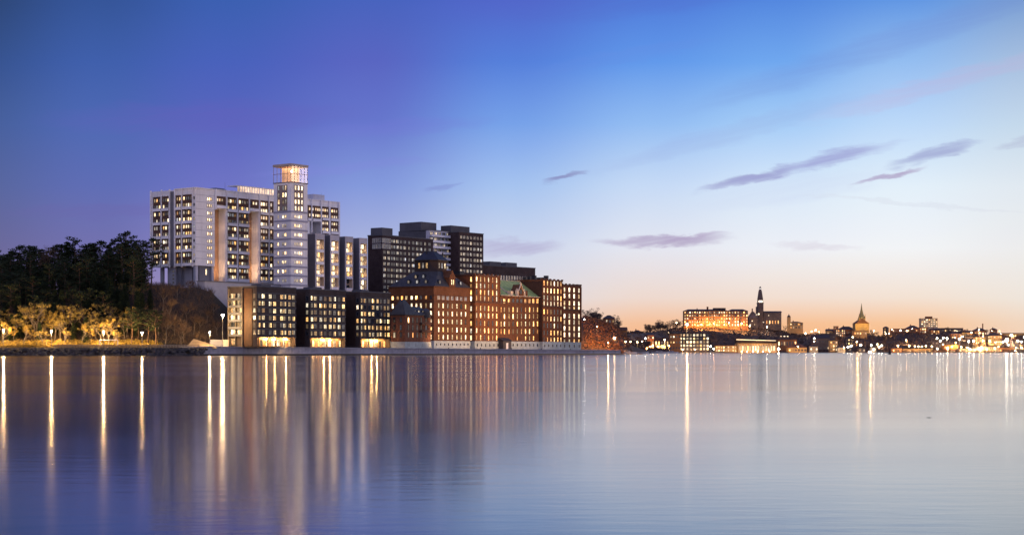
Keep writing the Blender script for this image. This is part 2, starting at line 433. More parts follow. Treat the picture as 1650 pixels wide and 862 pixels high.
# quay: a long stone embankment in front of the houses, its top sinking gently to the right
def qp(t, dep, z): p = q0+qd*(t*qL)+qn*dep; return (p.x, p.y, z)
def quay_top(t): return 3.45-1.35*t
N_ = 24
mb = MB()
for i in range(N_):
    a, b = i/N_, (i+1)/N_
    mb.face([qp(a,0,.55),qp(b,0,.55),qp(b,0,quay_top(b)-.3),qp(a,0,quay_top(a)-.3)])
    mb.face([qp(a,0,quay_top(a)),qp(b,0,quay_top(b)),qp(b,90,quay_top(b)),qp(a,90,quay_top(a))])
mb.face([qp(1,0,.55),qp(1,90,.55),qp(1,90,quay_top(1)),qp(1,0,quay_top(1))])
mb.face([qp(0,0,.55),qp(0,0,quay_top(0)),qp(0,14,quay_top(0)),qp(0,14,.55)])
quay = tag(mb.build('quay_embankment', concrete), 'long grey concrete quay wall running along the water below the brick mill', 'quay')
mb = MB()
for i in range(N_):
    a, b = i/N_, (i+1)/N_-.0006
    mb.loft([[qp(a,-.25,quay_top(a)-.3),qp(b,-.25,quay_top(b)-.3),qp(b,.4,quay_top(b)-.3),qp(a,.4,quay_top(a)-.3)],
             [qp(a,-.25,quay_top(a)+.12),qp(b,-.25,quay_top(b)+.12),qp(b,.4,quay_top(b)+.12),qp(a,.4,quay_top(a)+.12)]])
mb.build('coping', mat('quay_coping', (.26,.26,.30), .8, .2, .3), quay)
mb = MB()
mb.loft([[qp(-.004,-.5,-.6),qp(1.002,-.5,-.6),qp(1.002,.5,-.6),qp(-.004,.5,-.6)],[qp(-.004,-.5,.6),qp(1.002,-.5,.6),qp(1.002,.5,.6),qp(-.004,.5,.6)]])
mb.build('dark_footing', dark_st, quay)  # near-black band along the waterline of the quay

# ------------------------------------------------------------------ front row: three dark apartment blocks
def lane(px, off=0.):
    o = (C0.x+BD.x*off, C0.y+BD.y*off); k = (px-CX)/F
    t = (k*o[1]-o[0])/(AD.x-k*AD.y); return o[1]+AD.y*t
def dark_block(px0, px1, label, first):
    Y = lane(px0); zb = interp(px0, [414,580], [3.3,3.05]); B = Bld('apartment_block', label, 'apartment block', px0, Y, TH1, zb, 'dark brick blocks along the quay')
    Wd = B.sx(px1); D = 14.9; H = 26.6-zb
    fl = (H-4.2-2.2)/6
    wall = MB()
    wall.box(0, Wd, 1.6 if False else 0, D, 4.0, H)                 # upper storeys
    wall.box(0, .5, 0, D, 0, 4.0); wall.box(Wd-.5, Wd, 0, D, 0, 4.0); wall.box(.5, Wd-.5, 5, D, 0, 4.0)
    B.part('wall', wall, dbrick)
    B.part('parapet', MB().box(-.12, Wd+.12, -.12, D+.12, H, H+.45), greyd)
    B.part('roof_plant', MB().box(Wd*.35, Wd*.6, 5, 10, H+.45, H+1.4), greyd)
    # ground floor lobby: glass front set back, warm wood inside
    lb = MB().box(.5, Wd-.5, 2.1, 2.3, 0.05, 3.95, 0)
    B.part('lobby_wall', lb, mat('lobby_wood', (.30,.17,.08), .6, .4, .8))
    for k in range(int((Wd-2)/2.6)):
        c = MB().box(1.1+k*2.6, 1.35+k*2.6, .1, .35, 0, 4.0); 
        if k % 2 == 0: B.part('column', c, dbrick)
    n = 6
    for k in range(7):
        t = 1.6+(Wd-3.2)*k/6
        if k in (0,): continue
        B.w('R', t, 1.7, 2.3 if k in (3,4) else 1.5, 2.8, lit=.92, gm=[CREAM, WARM] if k in (3,4,5) else [WARM, AMB], off=2.08, mull=2)
    for t in ((Wd*.3, Wd*.52, Wd*.8) if first else (Wd*.45, Wd*.62)):
        l = B.part('wall_lamp', MB().lathe([(.05,-.3),(.30,-.15),(.30,.15),(.05,.3)], 8, (t, 1.2, 3.1)), LAMPY)
    lt = bpy.data.lights.new('lobby_light', 'AREA'); lt.energy = 2600; lt.color = (1,.62,.26); lt.shape = 'RECTANGLE'; lt.size = Wd-4; lt.size_y = 1.2
    lo = bpy.data.objects.new('lobby_light', lt); COL.objects.link(lo); lo.parent = B.root; lo.location = (Wd/2, 1.1, 3.85)
    # facade windows: pairs of tall panes
    zs = [4.2+fl*(i+.5)+.1 for i in range(6)]
    cols = [.05,.155,.33,.44,.62,.70,.83,.93] if first else [.06,.155,.30,.42,.56,.68,.81,.93]
    for j, z in enumerate(zs):
        for c in cols:
            wd = .082*Wd if c > .1 else .07*Wd
            B.w('R', c*Wd, z+random.choice([0,0,0,.1]), wd, fl*.66, lit=.82, gm=[HOME,HOME,HOME,WARM], mull=random.choice([1,2,2]), dark=random.choice([GLASS, DIM]))
        for y in ((.9,) if not first else (.9, 1.0)): pass
        B.w('L', 1.25, z, 1.3, fl*.66, lit=.85, gm=[HOME], mull=1)
    # slim steel window boxes frame the panes
    bands = MB()
    for j in range(7): bands.box(-.06, Wd+.06, -.16, -.02, 4.15+fl*j-.16, 4.15+fl*j+.1)
    B.part('string_course', bands, greyd)
    if first:
        # open end of the block: rust panel and a stack of lit balconies
        y0, y1 = B.sy(412.3), B.sy(393)
        B.part('rust_panel', MB().box(-.18, -.02, 2.2, y1, .3, H-.6), rustp)
        yb0, yb1 = y1+.3, B.sy(371)
        B.part('stair_frame', MB().box(-1.0, -.02, yb0-.3, yb0, 0, H-.5).box(-1.0,-.02, (yb0+yb1)/2-.12, (yb0+yb1)/2+.12, 0, H-3).box(-1.0,-.02, yb1, yb1+.3, 0, H-.5), mat('pale_steel', (.16,.13,.10), .6, .2))
        for j, z in enumerate(zs):
            B.part('balcony', MB().box(-1.25, -.03, yb0, yb1, z-fl*.5-.14, z-fl*.5+.05).box(-1.25,-1.18, yb0, yb1, z-fl*.5+.05, z-fl*.5+.75), greyd)
            B.w('L', yb0+(yb1-yb0)*.27, z+.15, (yb1-yb0)*.34, fl*.72, lit=1, gm=[HOME], mull=2, off=0)
            B.w('L', yb0+(yb1-yb0)*.76, z+.15, (yb1-yb0)*.38, fl*.74, lit=.9, gm=[HOME,WARM], mull=2, off=0)
        B.w('L', yb0+(yb1-yb0)*.74, 2.0, (yb1-yb0)*.34, 2.6, gm=AMB, mull=2)
    else:
        B.part('rust_panel', MB().box(-.18, -.02, 2.4, D-1, 1.3, H-.9), mat('deep_brown_panel', (.045,.024,.018), .7, .3, .6))
    B.finish(); return B
dark_block(414, 477, 'dark brick apartment block with a rust panel and lit balconies on its open end', True)
dark_block(499, 557, 'dark brick apartment block standing between two like it, bright glazed lobby below', False)
dark_block(580, 629, 'dark brick apartment block right beside the small slate roofed brick house', False)

# low base joining the blocks, with planting beds
B = Bld('link_building', 'low dark link wall filling the gaps behind the quay blocks', 'link building', 420, lane(420, 16), TH1, 3.0)
B.part('wall', MB().box(0, 78, 0, 6, 0, 22.6), dbrick); B.part('roof', MB().box(-.2, 78.2, -.2, 6.2, 22.6, 22.9), greyd)

# ------------------------------------------------------------------ white high-rise slab on the hill
TH2 = 53.
B = Bld('residential_slab', 'long white high-rise slab on stilts with brown loggias and balconies', 'apartment block', 315, 720, TH2, 20.)
z0 = B.z(427.5); zt = B.z(303.5); Wd = B.sx(547); D = B.sy(243); zlo = B.zx(452, 400)-1.5
fl = (zt-2.6-z0)/10
sR = lambda px, y=0.: B.sx(px, y)
body = MB()
s1 = sR(346)
body.box(0, s1, 0, D, z0, zt)                                        # cantilevered head over the stilts
ints = [(346,363,'rec'),(363,401,'full'),(401,416,'rec'),(416,441,'full'),(441,499,'full'),(499,517,'rec2'),(517,547,'full')]
zrec = B.zx(336, 346); zrec2 = B.zx(357, 500)
body2 = MB(); tanw = MB(); 
for a, b, k in ints:
    x0, x1 = sR(a), sR(b)
    if k == 'full': body2.box(x0, x1, 0, 13, zlo, zt)
    elif k == 'rec': body2.box(x0, x1, 0, 13, zrec, zt); tanw.box(x0, x1, 4.2, 12.9, zlo, zrec)
    else: body2.box(x0, x1, 0, 13, zrec2, zt); body2.box(x0, x1, 5, 12.9, zlo, zrec2)
B.part('wall', body, white); B.part('rear_wing', body2, white); B.part('recess_wall', tanw, tan)
for a in (346, 401):
    l = bpy.data.lights.new('recess_light', 'AREA'); l.energy = 95; l.color = (1,.60,.30); l.shape = 'RECTANGLE'; l.size = 3; l.size_y = 1.0
    for dz in (1.5, 1.6, 1.7, 5, 12, 21):
        lo = bpy.data.objects.new('recess_light', l); COL.objects.link(lo); lo.parent = B.root; lo.location = ((sR(a)+sR(a+15))/2, -.3, zlo+2.5+dz); lo.rotation_euler = (R(110), 0, 0)
zw = [z0+fl*(i+.5) for i in range(10)]
# brown cladding bays
bays = MB()
for p0, p1 in ((347,363.5),(365.5,381),(383,400.3),(402,416.5),(418.7,431.8),(433.5,440.5),(495,507),(507.3,516.5),(517.4,529.3),(531.5,544.4)):
    zz0 = zlo+1.4
    if p0 in (347,402): zz0 = zrec+.3
    if p0 in (495,507.3): zz0 = zrec2+.3
    bays.box(sR(p0), sR(p1), -.14, -.02, zz0, zt-2.4)
B.part('loggia_cladding', bays, brownp)
baysL = MB()
for p0, p1 in ((247,260),(261.5,273.6),(283.5,293.2),(294.3,311)) :
    baysL.box(-.14, -.02, B.sy(p1), B.sy(p0), z0+.3, zt-2.4)
B.part('loggia_cladding', baysL, brownp)
B.part('shaft_recess', MB().box(-.16, -.03, B.sy(281), B.sy(275), z0, zt-.6), grey)
# fins on both faces
def fin(px, face, z_0, z_1, wd=.5, dp=.55):
    if face == 'R': x = sR(px); mb = MB().box(x-wd/2, x+wd/2, -dp, 0, z_0, z_1)
    else: y = B.sy(px); mb = MB().box(-dp, 0, y-wd/2, y+wd/2, z_0, z_1)
    B.part('fin', mb, fin_m)
for px in (243.6, 260.8, 274, 282.3, 293.8, 311.3): fin(px, 'L', z0-.6, zt+.5)
for px in (364.5, 382, 417.5, 432.6): fin(px, 'R', zlo+.6, zt+.5)
fin(347, 'R', zrec-.4, zt+.5); fin(401, 'R', zrec-.4, zt+.5)
for px in (530.3, 545.6): fin(px, 'R', zlo, zt+.5, .9)
fin(516.8, 'R', zlo, zt+.5, .7); fin(501.5, 'R', zrec2-5, zt+.5, .5)
# balconies every second floor
bz = [z0+fl*2*i for i in range(5)]
zR0 = z0
allz = [z0+fl*2*i for i in range(-3, 5)]
def balc(face, p0, p1, z, dp=.75):
    if face == 'R': x0, x1 = sR(p0), sR(p1); mb = MB().box(x0, x1, -dp, -.15, z-.15, z+.18).box(x0, x1, -dp, -dp+.08, z+.18, z+1.0).box(x0,x1,-dp-.04,-dp+.12,z+1.12,z+1.2)
    else: y0, y1 = B.sy(p1), B.sy(p0); mb = MB().box(-dp, -.15, y0, y1, z-.1, z+.14).box(-dp, -dp+.08, y0, y1, z+.14, z+1.05).box(-dp-.04,-dp+.12,y0,y1,z+1.12,z+1.2)
    B.part('balcony', mb, fin_m)
for z in bz:
    for p0, p1 in ((247.5,260),(262,273.2),(284,293),(295,310.5)): balc('L', p0, p1, z)
for z in allz:
    if z < zlo+.5: continue
    for p0, p1 in ((366,381),(383.3,400.3),(419,431.8),(433.5,440.5)): balc('R', p0, p1, z)
    if z > zrec2-8:
        for p0, p1 in ((518.2,529),(532,544.4)): balc('R', p0, p1, z)
for p0, p1 in ((348,363.5),(402,416)): balc('R', p0, p1, zrec+.4)
balc('R', 503, 516, zrec2+.4); balc('R', 495, 500, zrec2+.4)
wz = [z0+fl*(i+.5)+(.05 if i % 2 else .25) for i in range(10)]
wzR = [z0+fl*(i+.5)+(.05 if i % 2 else .25) for i in range(-6, 10)]
hh = fl*.47
GL = [HOME, WARM, PALE, PALE, CREAM]
for z in wz:
    for px in (250,253.5,257.8, 264.5,268,271.5, 286.5,290.3, 297,301,304.5,308): B.w('L', B.sy(px), z, 1.1, hh*1.12, lit=.80, gm=GL, fm=frameb, off=-.14, dark=DIM)
    B.w('L', B.sy(313), z, .7, hh*.8, lit=.5, gm=PALE, off=0.)
    for px in (334.5,337.5,340.5): B.w('R', sR(px), z, .9, hh*.95, lit=.72, gm=[WARM,CREAM], fm=frameb, off=0.)
for z in wzR:
    if z < zlo+2: continue
    for px in (367.5,371,374.6,378.3, 386,390,394,398, 421,424.6,428.6, 436.5): B.w('R', sR(px), z, 1.2, hh*1.12, lit=.80, gm=GL, fm=frameb, off=-.14, dark=DIM)
    if z > zrec+.8:
        for px in (350,353.6,357.5, 404,408,412.4): B.w('R', sR(px), z, 1.15, hh, lit=.85, gm=GL, fm=frameb, off=-.14)
    if z > zrec2+.8:
        for px in (498.5, 503.6, 508.4,511.8, 514.8): B.w('R', sR(px), z, 1.2, hh, lit=.8, gm=GL, fm=frameb, off=-.14)
    if z > zrec2-8:
        for px in (520,523.4,526.8, 534.8,538.2,541.6): B.w('R', sR(px), z, 1.2, hh, lit=.8, gm=GL, fm=frameb, off=-.14)
jl = MB()
for i in range(11): jl.box(.02, s1-.02, -.05, -.005, z0+fl*i-.09, z0+fl*i+.09)
B.part('panel_joint', jl, mat('joint_grey', (.42,.42,.48), .8, .1))
# roof things
B.part('roof_parapet', MB().box(-.2, Wd+.2, -.2, 13.2, zt+.02, zt+.5), white)
zp = zt+.5
x0, x1 = sR(377, 6), sR(440.5, 6)
pv = B.part('roof_pavilion', MB().box(x0, x1, 4.0, 9.8, zp, zp+.3).box(x0-.3, x1+.3, 3.7, 10.2, zp+3.0, zp+3.3), fin_m)
n = 16
for i in range(n):
    B.w('R', x0+(x1-x0)*(i+.5)/n, zp+1.65, (x1-x0)/n-.1, 2.7, gm=PAV, off=4.0, fm=fin_m)
xa, xb = sR(505, 4), sR(523, 4)
B.part('stair_head', MB().box(xa, xb, 4, 12, zp, zp+3.0), lilac)
xa, xb = sR(340, 6), sR(372, 6)
B.part('roof_vault', MB().loft([[(xa, 6, zp), (xb, 6, zp), (xb, 12, zp), (xa, 12, zp)], [(xa+4, 7.5, zp+1.6), (xb-3, 7.5, zp+1.6), (xb-3, 10.5, zp+1.6), (xa+4, 10.5, zp+1.6)]]), grey)
for px in (250,266,280,300,330,390,430):
    pass
mast = MB(); 
for px in (365, 520): mast.tube([(sR(px,7),8,zp),(sR(px,7),8,zp+4.5)], [.07,.04], 5)
B.part('roof_mast', mast, grey)
# underside: stilts and core
zg = 2.0
for y in (B.sy(262.5, 2), ): B.part('stilt', MB().box(1.2, 2.3, y-.8, y+.8, zg, z0), lilac)
B.part('stilt', MB().box(.4, 1.8, .3, 1.7, zg-6, z0), lilac)
B.part('stilt', MB().box(.6, 1.8, B.sy(290,1)-1, B.sy(290,1)+1, zg, z0), grey)
B.part('stilt', MB().box(sR(343.5)-.6, sR(343.5)+.6, .3, 1.5, zg-6, z0), lilac)
B.part('core', MB().box(3, 14, B.sy(309, 3), B.sy(300, 3)+2.5, zg, z0).box(6, 16, 9.5, 21, zg, z0), lilac)
B.part('stair_tower', MB().box(1.0, 4.5, B.sy(283, 1), B.sy(270, 1), zg, z0), lilac)
B.part('undercroft_wall', MB().box(s1-8, s1, 1.0, 12, zg-2, z0), grey)
for z in range(5): B.w('L', B.sy(279.5, 1.), z0-2.2-z*1.6, 1.1, .7, gm=PALE, off=1.0)
B.w('R', sR(334.5), z0-2.6, 1.1, 2.8, gm=WARM, off=1.0); B.finish()

# ------------------------------------------------------------------ white tower with the lit glass lounge
B = Bld('residential_tower', 'tall slim white tower with a glowing glass lounge on its roof', 'tower', 469, 735, TH2, 22.)
Wt, Dt = B.sx(495.5), B.sy(441); zt = B.z(263.5); zl = B.z(294)
B.part('wall', MB().box(0, Wt, 0, Dt, 0, zl-.02), white)
js = MB()
rows_ = [341,355.5,370.5,385,400,414.5,429.5,444,459]
for py in rows_: z = B.z(py); js.box(-.1, Wt+.1, -.1, Dt+.1, z-.42, z+.42)
B.part('joint_band', js, mat('lilac_band', (.34,.34,.43), .8, .1))
zz = [B.z(p) for p in (302, 313.5, 324.5, 335)]
zz2 = [(B.z(rows_[i])+B.z(rows_[i+1]))/2 for i in range(8)]
B.part('window_panel', MB().box(B.sx(474), B.sx(488.8), -.1, -.02, B.z(339), B.z(297.5)), mat('taupe_panel', (.30,.23,.21), .7, .1))
B.part('window_panel', MB().box(-.1, -.02, B.sy(463), B.sy(447), B.z(339), B.z(297.5)), MATS['taupe_panel'])
for z in zz:
    for px in (475.8, 480.9, 486): B.w('R', B.sx(px), z, 1.25, 2.1, gm=CREAM, lit=.95, off=-.1, fm=frameb)
    for px in (449.5, 456.6, 460.6): B.w('L', B.sy(px), z, 1.1, 2.1, gm=[CREAM, PALE], lit=.95, off=-.1, fm=frameb)
for z in zz2:
    for px in (475.2, 478.6, 482., 485.4): B.w('R', B.sx(px), z, 1.15, 1.5, gm=[CREAM, PALE, WARM], lit=.97, off=0., fm=framew)
    for px in (448.6, 456.2, 460.2): B.w('L', B.sy(px), z, .9 if px < 450 else 1.25, 1.5, gm=[CREAM, PALE, WARM], lit=.97, off=0., fm=framew)
# lounge
B.part('lounge_floor', MB().box(-.25, Wt+.25, -.25, Dt+.25, zl, zl+.35), grey)
B.part('lounge_roof', MB().box(-.3, Wt+.3, -.3, Dt+.3, zt-1.0, zt), mat('lounge_roof_edge', (.36,.30,.28), .6, .1))
inner = MB().box(4.2, Wt-.8, 4.2, Dt-.8, zl+.35, zt-1.05)
B.part('lounge_core', inner, mat('warm_wood', (.62,.42,.28), .8, .02, .1, spec=0.))
B.part('lounge_ceiling', MB().box(.3, Wt-.3, .3, Dt-.3, zt-1.2, zt-1.02), mat('pale_wood_ceiling', (.6,.38,.24), .8, .02, .1, spec=0.))
mul = MB()
for i in range(6):
    x = Wt*i/5; mul.box(x-.07, x+.07, -.12, 0.02, zl+.35, zt-1.)
    y = Dt*i/5; mul.box(-.12, .02, y-.07, y+.07, zl+.35, zt-1.)
mul.box(-.15, Wt+.15, -.16, .0, zl+3.9, zl+4.1).box(-.16, 0, -.15, Dt+.15, zl+3.9, zl+4.1)
B.part('mullions', mul, mat('bronze_mullion', (.25,.18,.14), .5, .1))
gl = bpy.data.materials.new('clear_glass'); gl.use_nodes = True; NN = NT(gl.node_tree); NN.n.clear()
tr = NN.new('ShaderNodeBsdfTransparent'); gs = NN.new('ShaderNodeBsdfGlossy'); gs.inputs['Roughness'].default_value = .0; mx = NN.new('ShaderNodeMixShader'); mx.inputs[0].default_value = .05
oo = NN.new('ShaderNodeOutputMaterial'); NN.l.new(tr.outputs[0], mx.inputs[1]); NN.l.new(gs.outputs[0], mx.inputs[2]); NN.l.new(mx.outputs[0], oo.inputs[0])
B.part('glazing', MB().face([(0,-.04,zl+.35),(Wt,-.04,zl+.35),(Wt,-.04,zt-1),(0,-.04,zt-1)]).face([(-.04,0,zl+.35),(-.04,Dt,zl+.35),(-.04,Dt,zt-1),(-.04,0,zt-1)]), gl)
l = bpy.data.lights.new('lounge_light', 'AREA'); l.energy = 1150; l.color = (1,.72,.46); l.shape = 'RECTANGLE'; l.size = Wt-2; l.size_y = Dt-2
lo = bpy.data.objects.new('lounge_light', l); COL.objects.link(lo); lo.parent = B.root; lo.location = (Wt/2, Dt/2, zt-1.3)
l = bpy.data.lights.new('lounge_light', 'AREA'); l.energy = 500; l.color = (1,.66,.40); l.shape = 'RECTANGLE'; l.size = Wt-2; l.size_y = Dt-2
lo = bpy.data.objects.new('lounge_light', l); COL.objects.link(lo); lo.parent = B.root; lo.location = (Wt/2, Dt/2, zl+.45); lo.rotation_euler = (pi, 0, 0)
B.part('beacon_lamp', MB().lathe([(.05,-.5),(.38,-.3),(.5,0),(.38,.3),(.05,.5)], 10, (.9,.6,zt-3.4)), lamp_mat('beacon_glow', (1,.78,.56), 22))
B.finish()

# podium under slab and tower
B = Bld('podium', 'long pale grey podium wall under the white tower and slab', 'retaining wall', 330, 700, TH2+3, 5.)
zt_ = B.z(453.5); Wp = B.sx(500)
B.part('wall', MB().box(0, Wp, 0, 4.5, 0, zt_).box(-5.0, 0, 6, 10, 0, zt_-2), mat('podium_render', (.36,.36,.42), .8, .12, .1))
B.part('coping', MB().box(-.2, Wp+.2, -.25, 4.7, zt_, zt_+.35), grey)
B.part('service_door', MB().box(B.sx(362), B.sx(368), -.15, -.03, 9.0, 13.5), mat('pale_door', (.6,.58,.66), .6, .1)); B.finish()

# ------------------------------------------------------------------ grey block of four stepped bays
B = Bld('bay_block', 'grey block of four stepped bays with tall lit balcony slots beside the white tower', 'apartment block', 508, 752, 50., 22.)
spec = [(508, 523.3, 376, 0.), (532, 546.8, 378.2, 0.), (556, 569.2, 380.8, 0.), (579, 592, 383.2, 0.)]
for k, (pa, pb, py, off) in enumerate(spec):
    xa, xb = B.sx(pa), B.sx(pb); z1 = B.z(py, xa); x00 = B.sx(pa-9, 3) if k else xa-7
    wb = MB(); e = .9
    wb.box(xa, xa+e, 0, 1.8, 0, z1); wb.box(xb-.35, xb, 0, 1.8, 0, z1); wb.box(xa+e, xb-.35, 0, 1.8, z1-2.6, z1)
    wb.box(xa, xb, 1.8, 17, 0, z1)
    B.part('wall', wb, mat('bay_render', (.42,.42,.48), .8, .1, .2))
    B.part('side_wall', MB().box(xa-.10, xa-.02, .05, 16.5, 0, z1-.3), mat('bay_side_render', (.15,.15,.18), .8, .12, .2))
    B.part('inner_wall', MB().box(xa+e+.01, xb-.36, 1.6, 1.77, 0, z1-2.62).box(xb-.55, xb-.37, .1, 1.59, 0, z1-2.62), mat('bay_inner_plaster', (.62,.48,.36), .8, .1, .3))
    ln = (z1-2.6-24)/4.0; f_ = 5.5
    nf = int((z1-2.6-1)/f_)
    for j in range(nf):
        zz_ = z1-2.6-f_*(j+1)
        B.part('balcony', MB().box(xa+e+.02, xb-.58, -.1, 1.58, zz_-.3, zz_+.1).box(xa+e+.02, xb-.58, -.1, 0, zz_+.1, zz_+1.0), fin_m)
        B.w('R', xa+3.1, zz_+1.5, 2.5, 2.3, gm=[WARM,CREAM], lit=.95, off=1.58, mull=2)
        B.w('R', xa+3.1, zz_+4.1, 2.5, 2.2, gm=[WARM,CREAM], lit=.9, off=1.58, mull=2)
    l = bpy.data.lights.new('bay_light', 'POINT'); l.energy = 45; l.color = (1,.72,.42); l.shadow_soft_size = .3
    for j in range(3):
        lo = bpy.data.objects.new('bay_light', l); COL.objects.link(lo); lo.parent = B.root; lo.location = (xb-1.6, .7, z1-5.2-f_*(j*1.0)-.5)
B.part('link_wall', MB().box(B.sx(500,6), B.sx(590,6), 6, 15, 0, B.z(386)), grey)
B.finish()

# ------------------------------------------------------------------ dark high-rises
B = Bld('high_rise', 'dark brick high-rise with glazed top corner beside the four grey bays', 'high-rise', 616, 800, 55., 12.)
zt = B.z(379.5); Wd = B.sx(698); D = B.sy(592.6)
B.part('wall', MB().box(0, Wd, 0, D, 0, zt), pbrick); B.part('parapet', MB().box(-.15, Wd+.15, -.15, D+.15, zt, zt+.5), greyd)
B.part('penthouse', MB().box(-.0+1.0, 9, 1.0, D-1.0, zt+.5, zt+3.9), greyd)
fl = 2.78
for i in range(11):
    z = zt-2.3-i*fl
    pxs = (619.5,625.8, 631, 635, 640, 646, 652, 659, 665.5, 672, 678, 685, 692)
    if i < 2:
        for px in (618,621,624,627): B.w('R', B.sx(px), z, 1.9, 2.2, gm=DIM, fm=framew, mull=2)
        for px in (602,605.5,609,612.5): B.w('L', B.sy(px), z, 1.4, 2.2, gm=DIM, fm=framew, mull=2)
        pxs = pxs[2:]
    for px in pxs: B.w('R', B.sx(px), z, 1.5 if int(px*7) % 2 else 2.1, 1.6, gm=[PALE,PALE,DIM,PALE], lit=.84, fm=framem, mull=2, dark=DIM)
B.part('string_course', (lambda m: [m.box(-.05, Wd+.05, -.12, -.01, zt-2.3-i*fl-1.25, zt-2.3-i*fl-1.12) for i in range(11)] and m)(MB()), greyd)
B.finish()

B = Bld('high_rise', 'lilac high-rise with rows of white balconies and a dark flank', 'high-rise', 691, 860, 52., 10.)
zt = B.z(371); Wd = B.sx(738); D = B.sy(640)
B.part('wall', MB().box(0, Wd, 0, 2, 0, zt), lilac)
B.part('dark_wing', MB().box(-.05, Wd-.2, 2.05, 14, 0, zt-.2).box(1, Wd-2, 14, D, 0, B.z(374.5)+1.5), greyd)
B.part('penthouse', MB().box(1, 13, 6, 14+7, zt+.02, B.z(361)+1.5), greyd)
B.part('parapet', MB().box(-.15, Wd+.15, -.15, 14.1, zt, zt+.4), greyd)
nf = 9
for i in range(nf):
    z = zt-1.3-2.9*i
    B.part('balcony', MB().box(.5, Wd-.5, -1.7, -.02, z-2.0, z-1.8).box(.5, Wd-.5, -1.7, -1.6, z-1.8, z-.85), fin_m)
    for k in range(7): B.w('R', 2.0+(Wd-4)*k/6, z-.2, 2.2, 1.7, gm=[PALE,PALE,DIM], lit=.8, fm=framem, mull=2, dark=DIM)
B.finish()

B = Bld('high_rise', 'dark brick high-rise with corner glazing, rightmost of the towers behind the mill', 'high-rise', 738, 868, 52., 10.)
zt = B.z(374.5); Wd = B.sx(777.5)
B.part('wall', MB().box(0, Wd, -.6, 14, 0, zt), pbrick); B.part('parapet', MB().box(-.15, Wd+.15, -.75, 14.1, zt, zt+.4), greyd)
B.part('penthouse', MB().box(B.sx(722, 8), B.sx(752, 8), 6, 13, zt+.4, zt+4.0), greyd)
for i in range(9):
    z = zt-2.4-2.9*i
    for px in (741.5, 746.5, 752, 757.3, 763, 768.2, 773.5):
        if i == 1 or (i < 1): g = [PALE, DIM]
        else: g = [PALE, DIM, PALE]
        B.w('R', B.sx(px), z, 1.9, 1.7, gm=DIM if (i < 2 and px > 765) else g, lit=.9, off=-.6, mull=2, dark=DIM)
B.finish()

B = Bld('office_building', 'long low dark building behind the green roofed mill', 'building', 777, 905, 50., 10.)
zt = B.z(428); Wd = B.sx(862.5)
B.part('wall', MB().box(-14, Wd, 0, 14, 0, zt), pbrick); B.part('parapet', MB().box(-14.1, Wd+.15, -.15, 14.1, zt, zt+.5), greyd)
for a, b in ((789,807),(815,833)): B.part('penthouse', MB().box(B.sx(a,4), B.sx(b,4), 4, 9, zt+.5, zt+2.9), greyd)
for k in range(19): B.w('R', 2.+(Wd-4)*k/18, zt-6.0, 1.3, 2.6, gm=[PALE,DIM], lit=.9, fm=framew)
for k in range(19): B.w('R', 2.+(Wd-4)*k/18, zt-9.6, 1.3, 2.2, gm=[DIM], lit=.9, fm=framew)
B.finish()

# ------------------------------------------------------------------ brick house with the tall slate roof
def rectring(x0, x1, y0, y1, z, c=0.):
    if c: return [(x0+c,y0,z),(x1-c,y0,z),(x1,y0+c,z),(x1,y1-c,z),(x1-c,y1,z),(x0+c,y1,z),(x0,y1-c,z),(x0,y0+c,z)]
    return [(x0,y0,z),(x1,y0,z),(x1,y1,z),(x0,y1,z)]
RB = [WARM, CREAM]
B = Bld('brick_house', 'square brick house with a tall slate hat roof and octagonal lantern', 'brick house', 699, 757, TH1, 2.9)
Wd = B.sx(757.5); D = B.sy(626); ze = B.z(460.5); zc = B.z(483.5); zpl = B.z(549)
B.part('wall', MB().box(0, Wd, 0, D, zpl, ze), redbrick)
B.part('plinth', MB().box(-.1, Wd+.1, -.1, D+.1, 0, zpl), stone)
cm = MB().box(-.3, Wd+.3, -.3, D+.3, zc-.9, zc-.45).box(-.45, Wd+.45, -.45, D+.45, ze-.35, ze).box(-.2, Wd+.2, -.2, D+.2, ze-4.4, ze-4.2)
B.part('cornice', cm, cornice_m)
cxr, cyr = Wd*.47, D*.45
lw = 6.3; zb_ = B.z(436.5)+.3; zw_ = B.z(418)+.2
roof = MB().loft([rectring(-.5, Wd+.5, -.5, D+.5, ze, .6), rectring(cxr-lw-.6, cxr+lw+.6, cyr-lw-.6, cyr+lw+.6, zb_, 2.6)])
ro = B.part('roof', roof, slate)
lan = MB().loft([rectring(cxr-lw, cxr+lw, cyr-lw, cyr+lw, zb_, 2.6), rectring(cxr-lw, cxr+lw, cyr-lw, cyr+lw, zw_, 2.6)]).build('lantern_wall', mat('dark_lantern', (.05,.034,.03), .8, .2), ro)
MB().loft([rectring(cxr-lw-.7, cxr+lw+.7, cyr-lw-.7, cyr+lw+.7, zw_, 2.9), rectring(cxr-lw-.7, cxr+lw+.7, cyr-lw-.7, cyr+lw+.7, zw_+.3, 2.9), rectring(cxr-2.6, cxr+2.6, cyr-2.6, cyr+2.6, zw_+4.0, 1.0), rectring(cxr-2.4, cxr+2.4, cyr-2.4, cyr+2.4, zw_+4.5, .9)]).build('lantern_roof', slate2, ro)
ch = MB()
for a in (-3.5, 3.4): ch.box(cxr+a-.25, cxr+a+.25, cyr-.3, cyr+.3, zw_+3, zw_+4.7)
ch.box(cxr+4, cxr+4.5, cyr-4, cyr-3.5, zw_+1.5, zw_+4.0); B.part('chimney', ch, slate2)
for k in range(3): B.w('R', cxr-2.4+k*2.3, (zb_+zw_)/2+.2, 1.3, 2.6, gm=[PALE,WARM], off=cyr-lw, fm=frameb)
for k in range(3): B.w('L', cyr-2.1+k*2.1, (zb_+zw_)/2+.2, 1.2, 2.6, gm=[PALE,WARM], off=cxr-lw, fm=frameb)
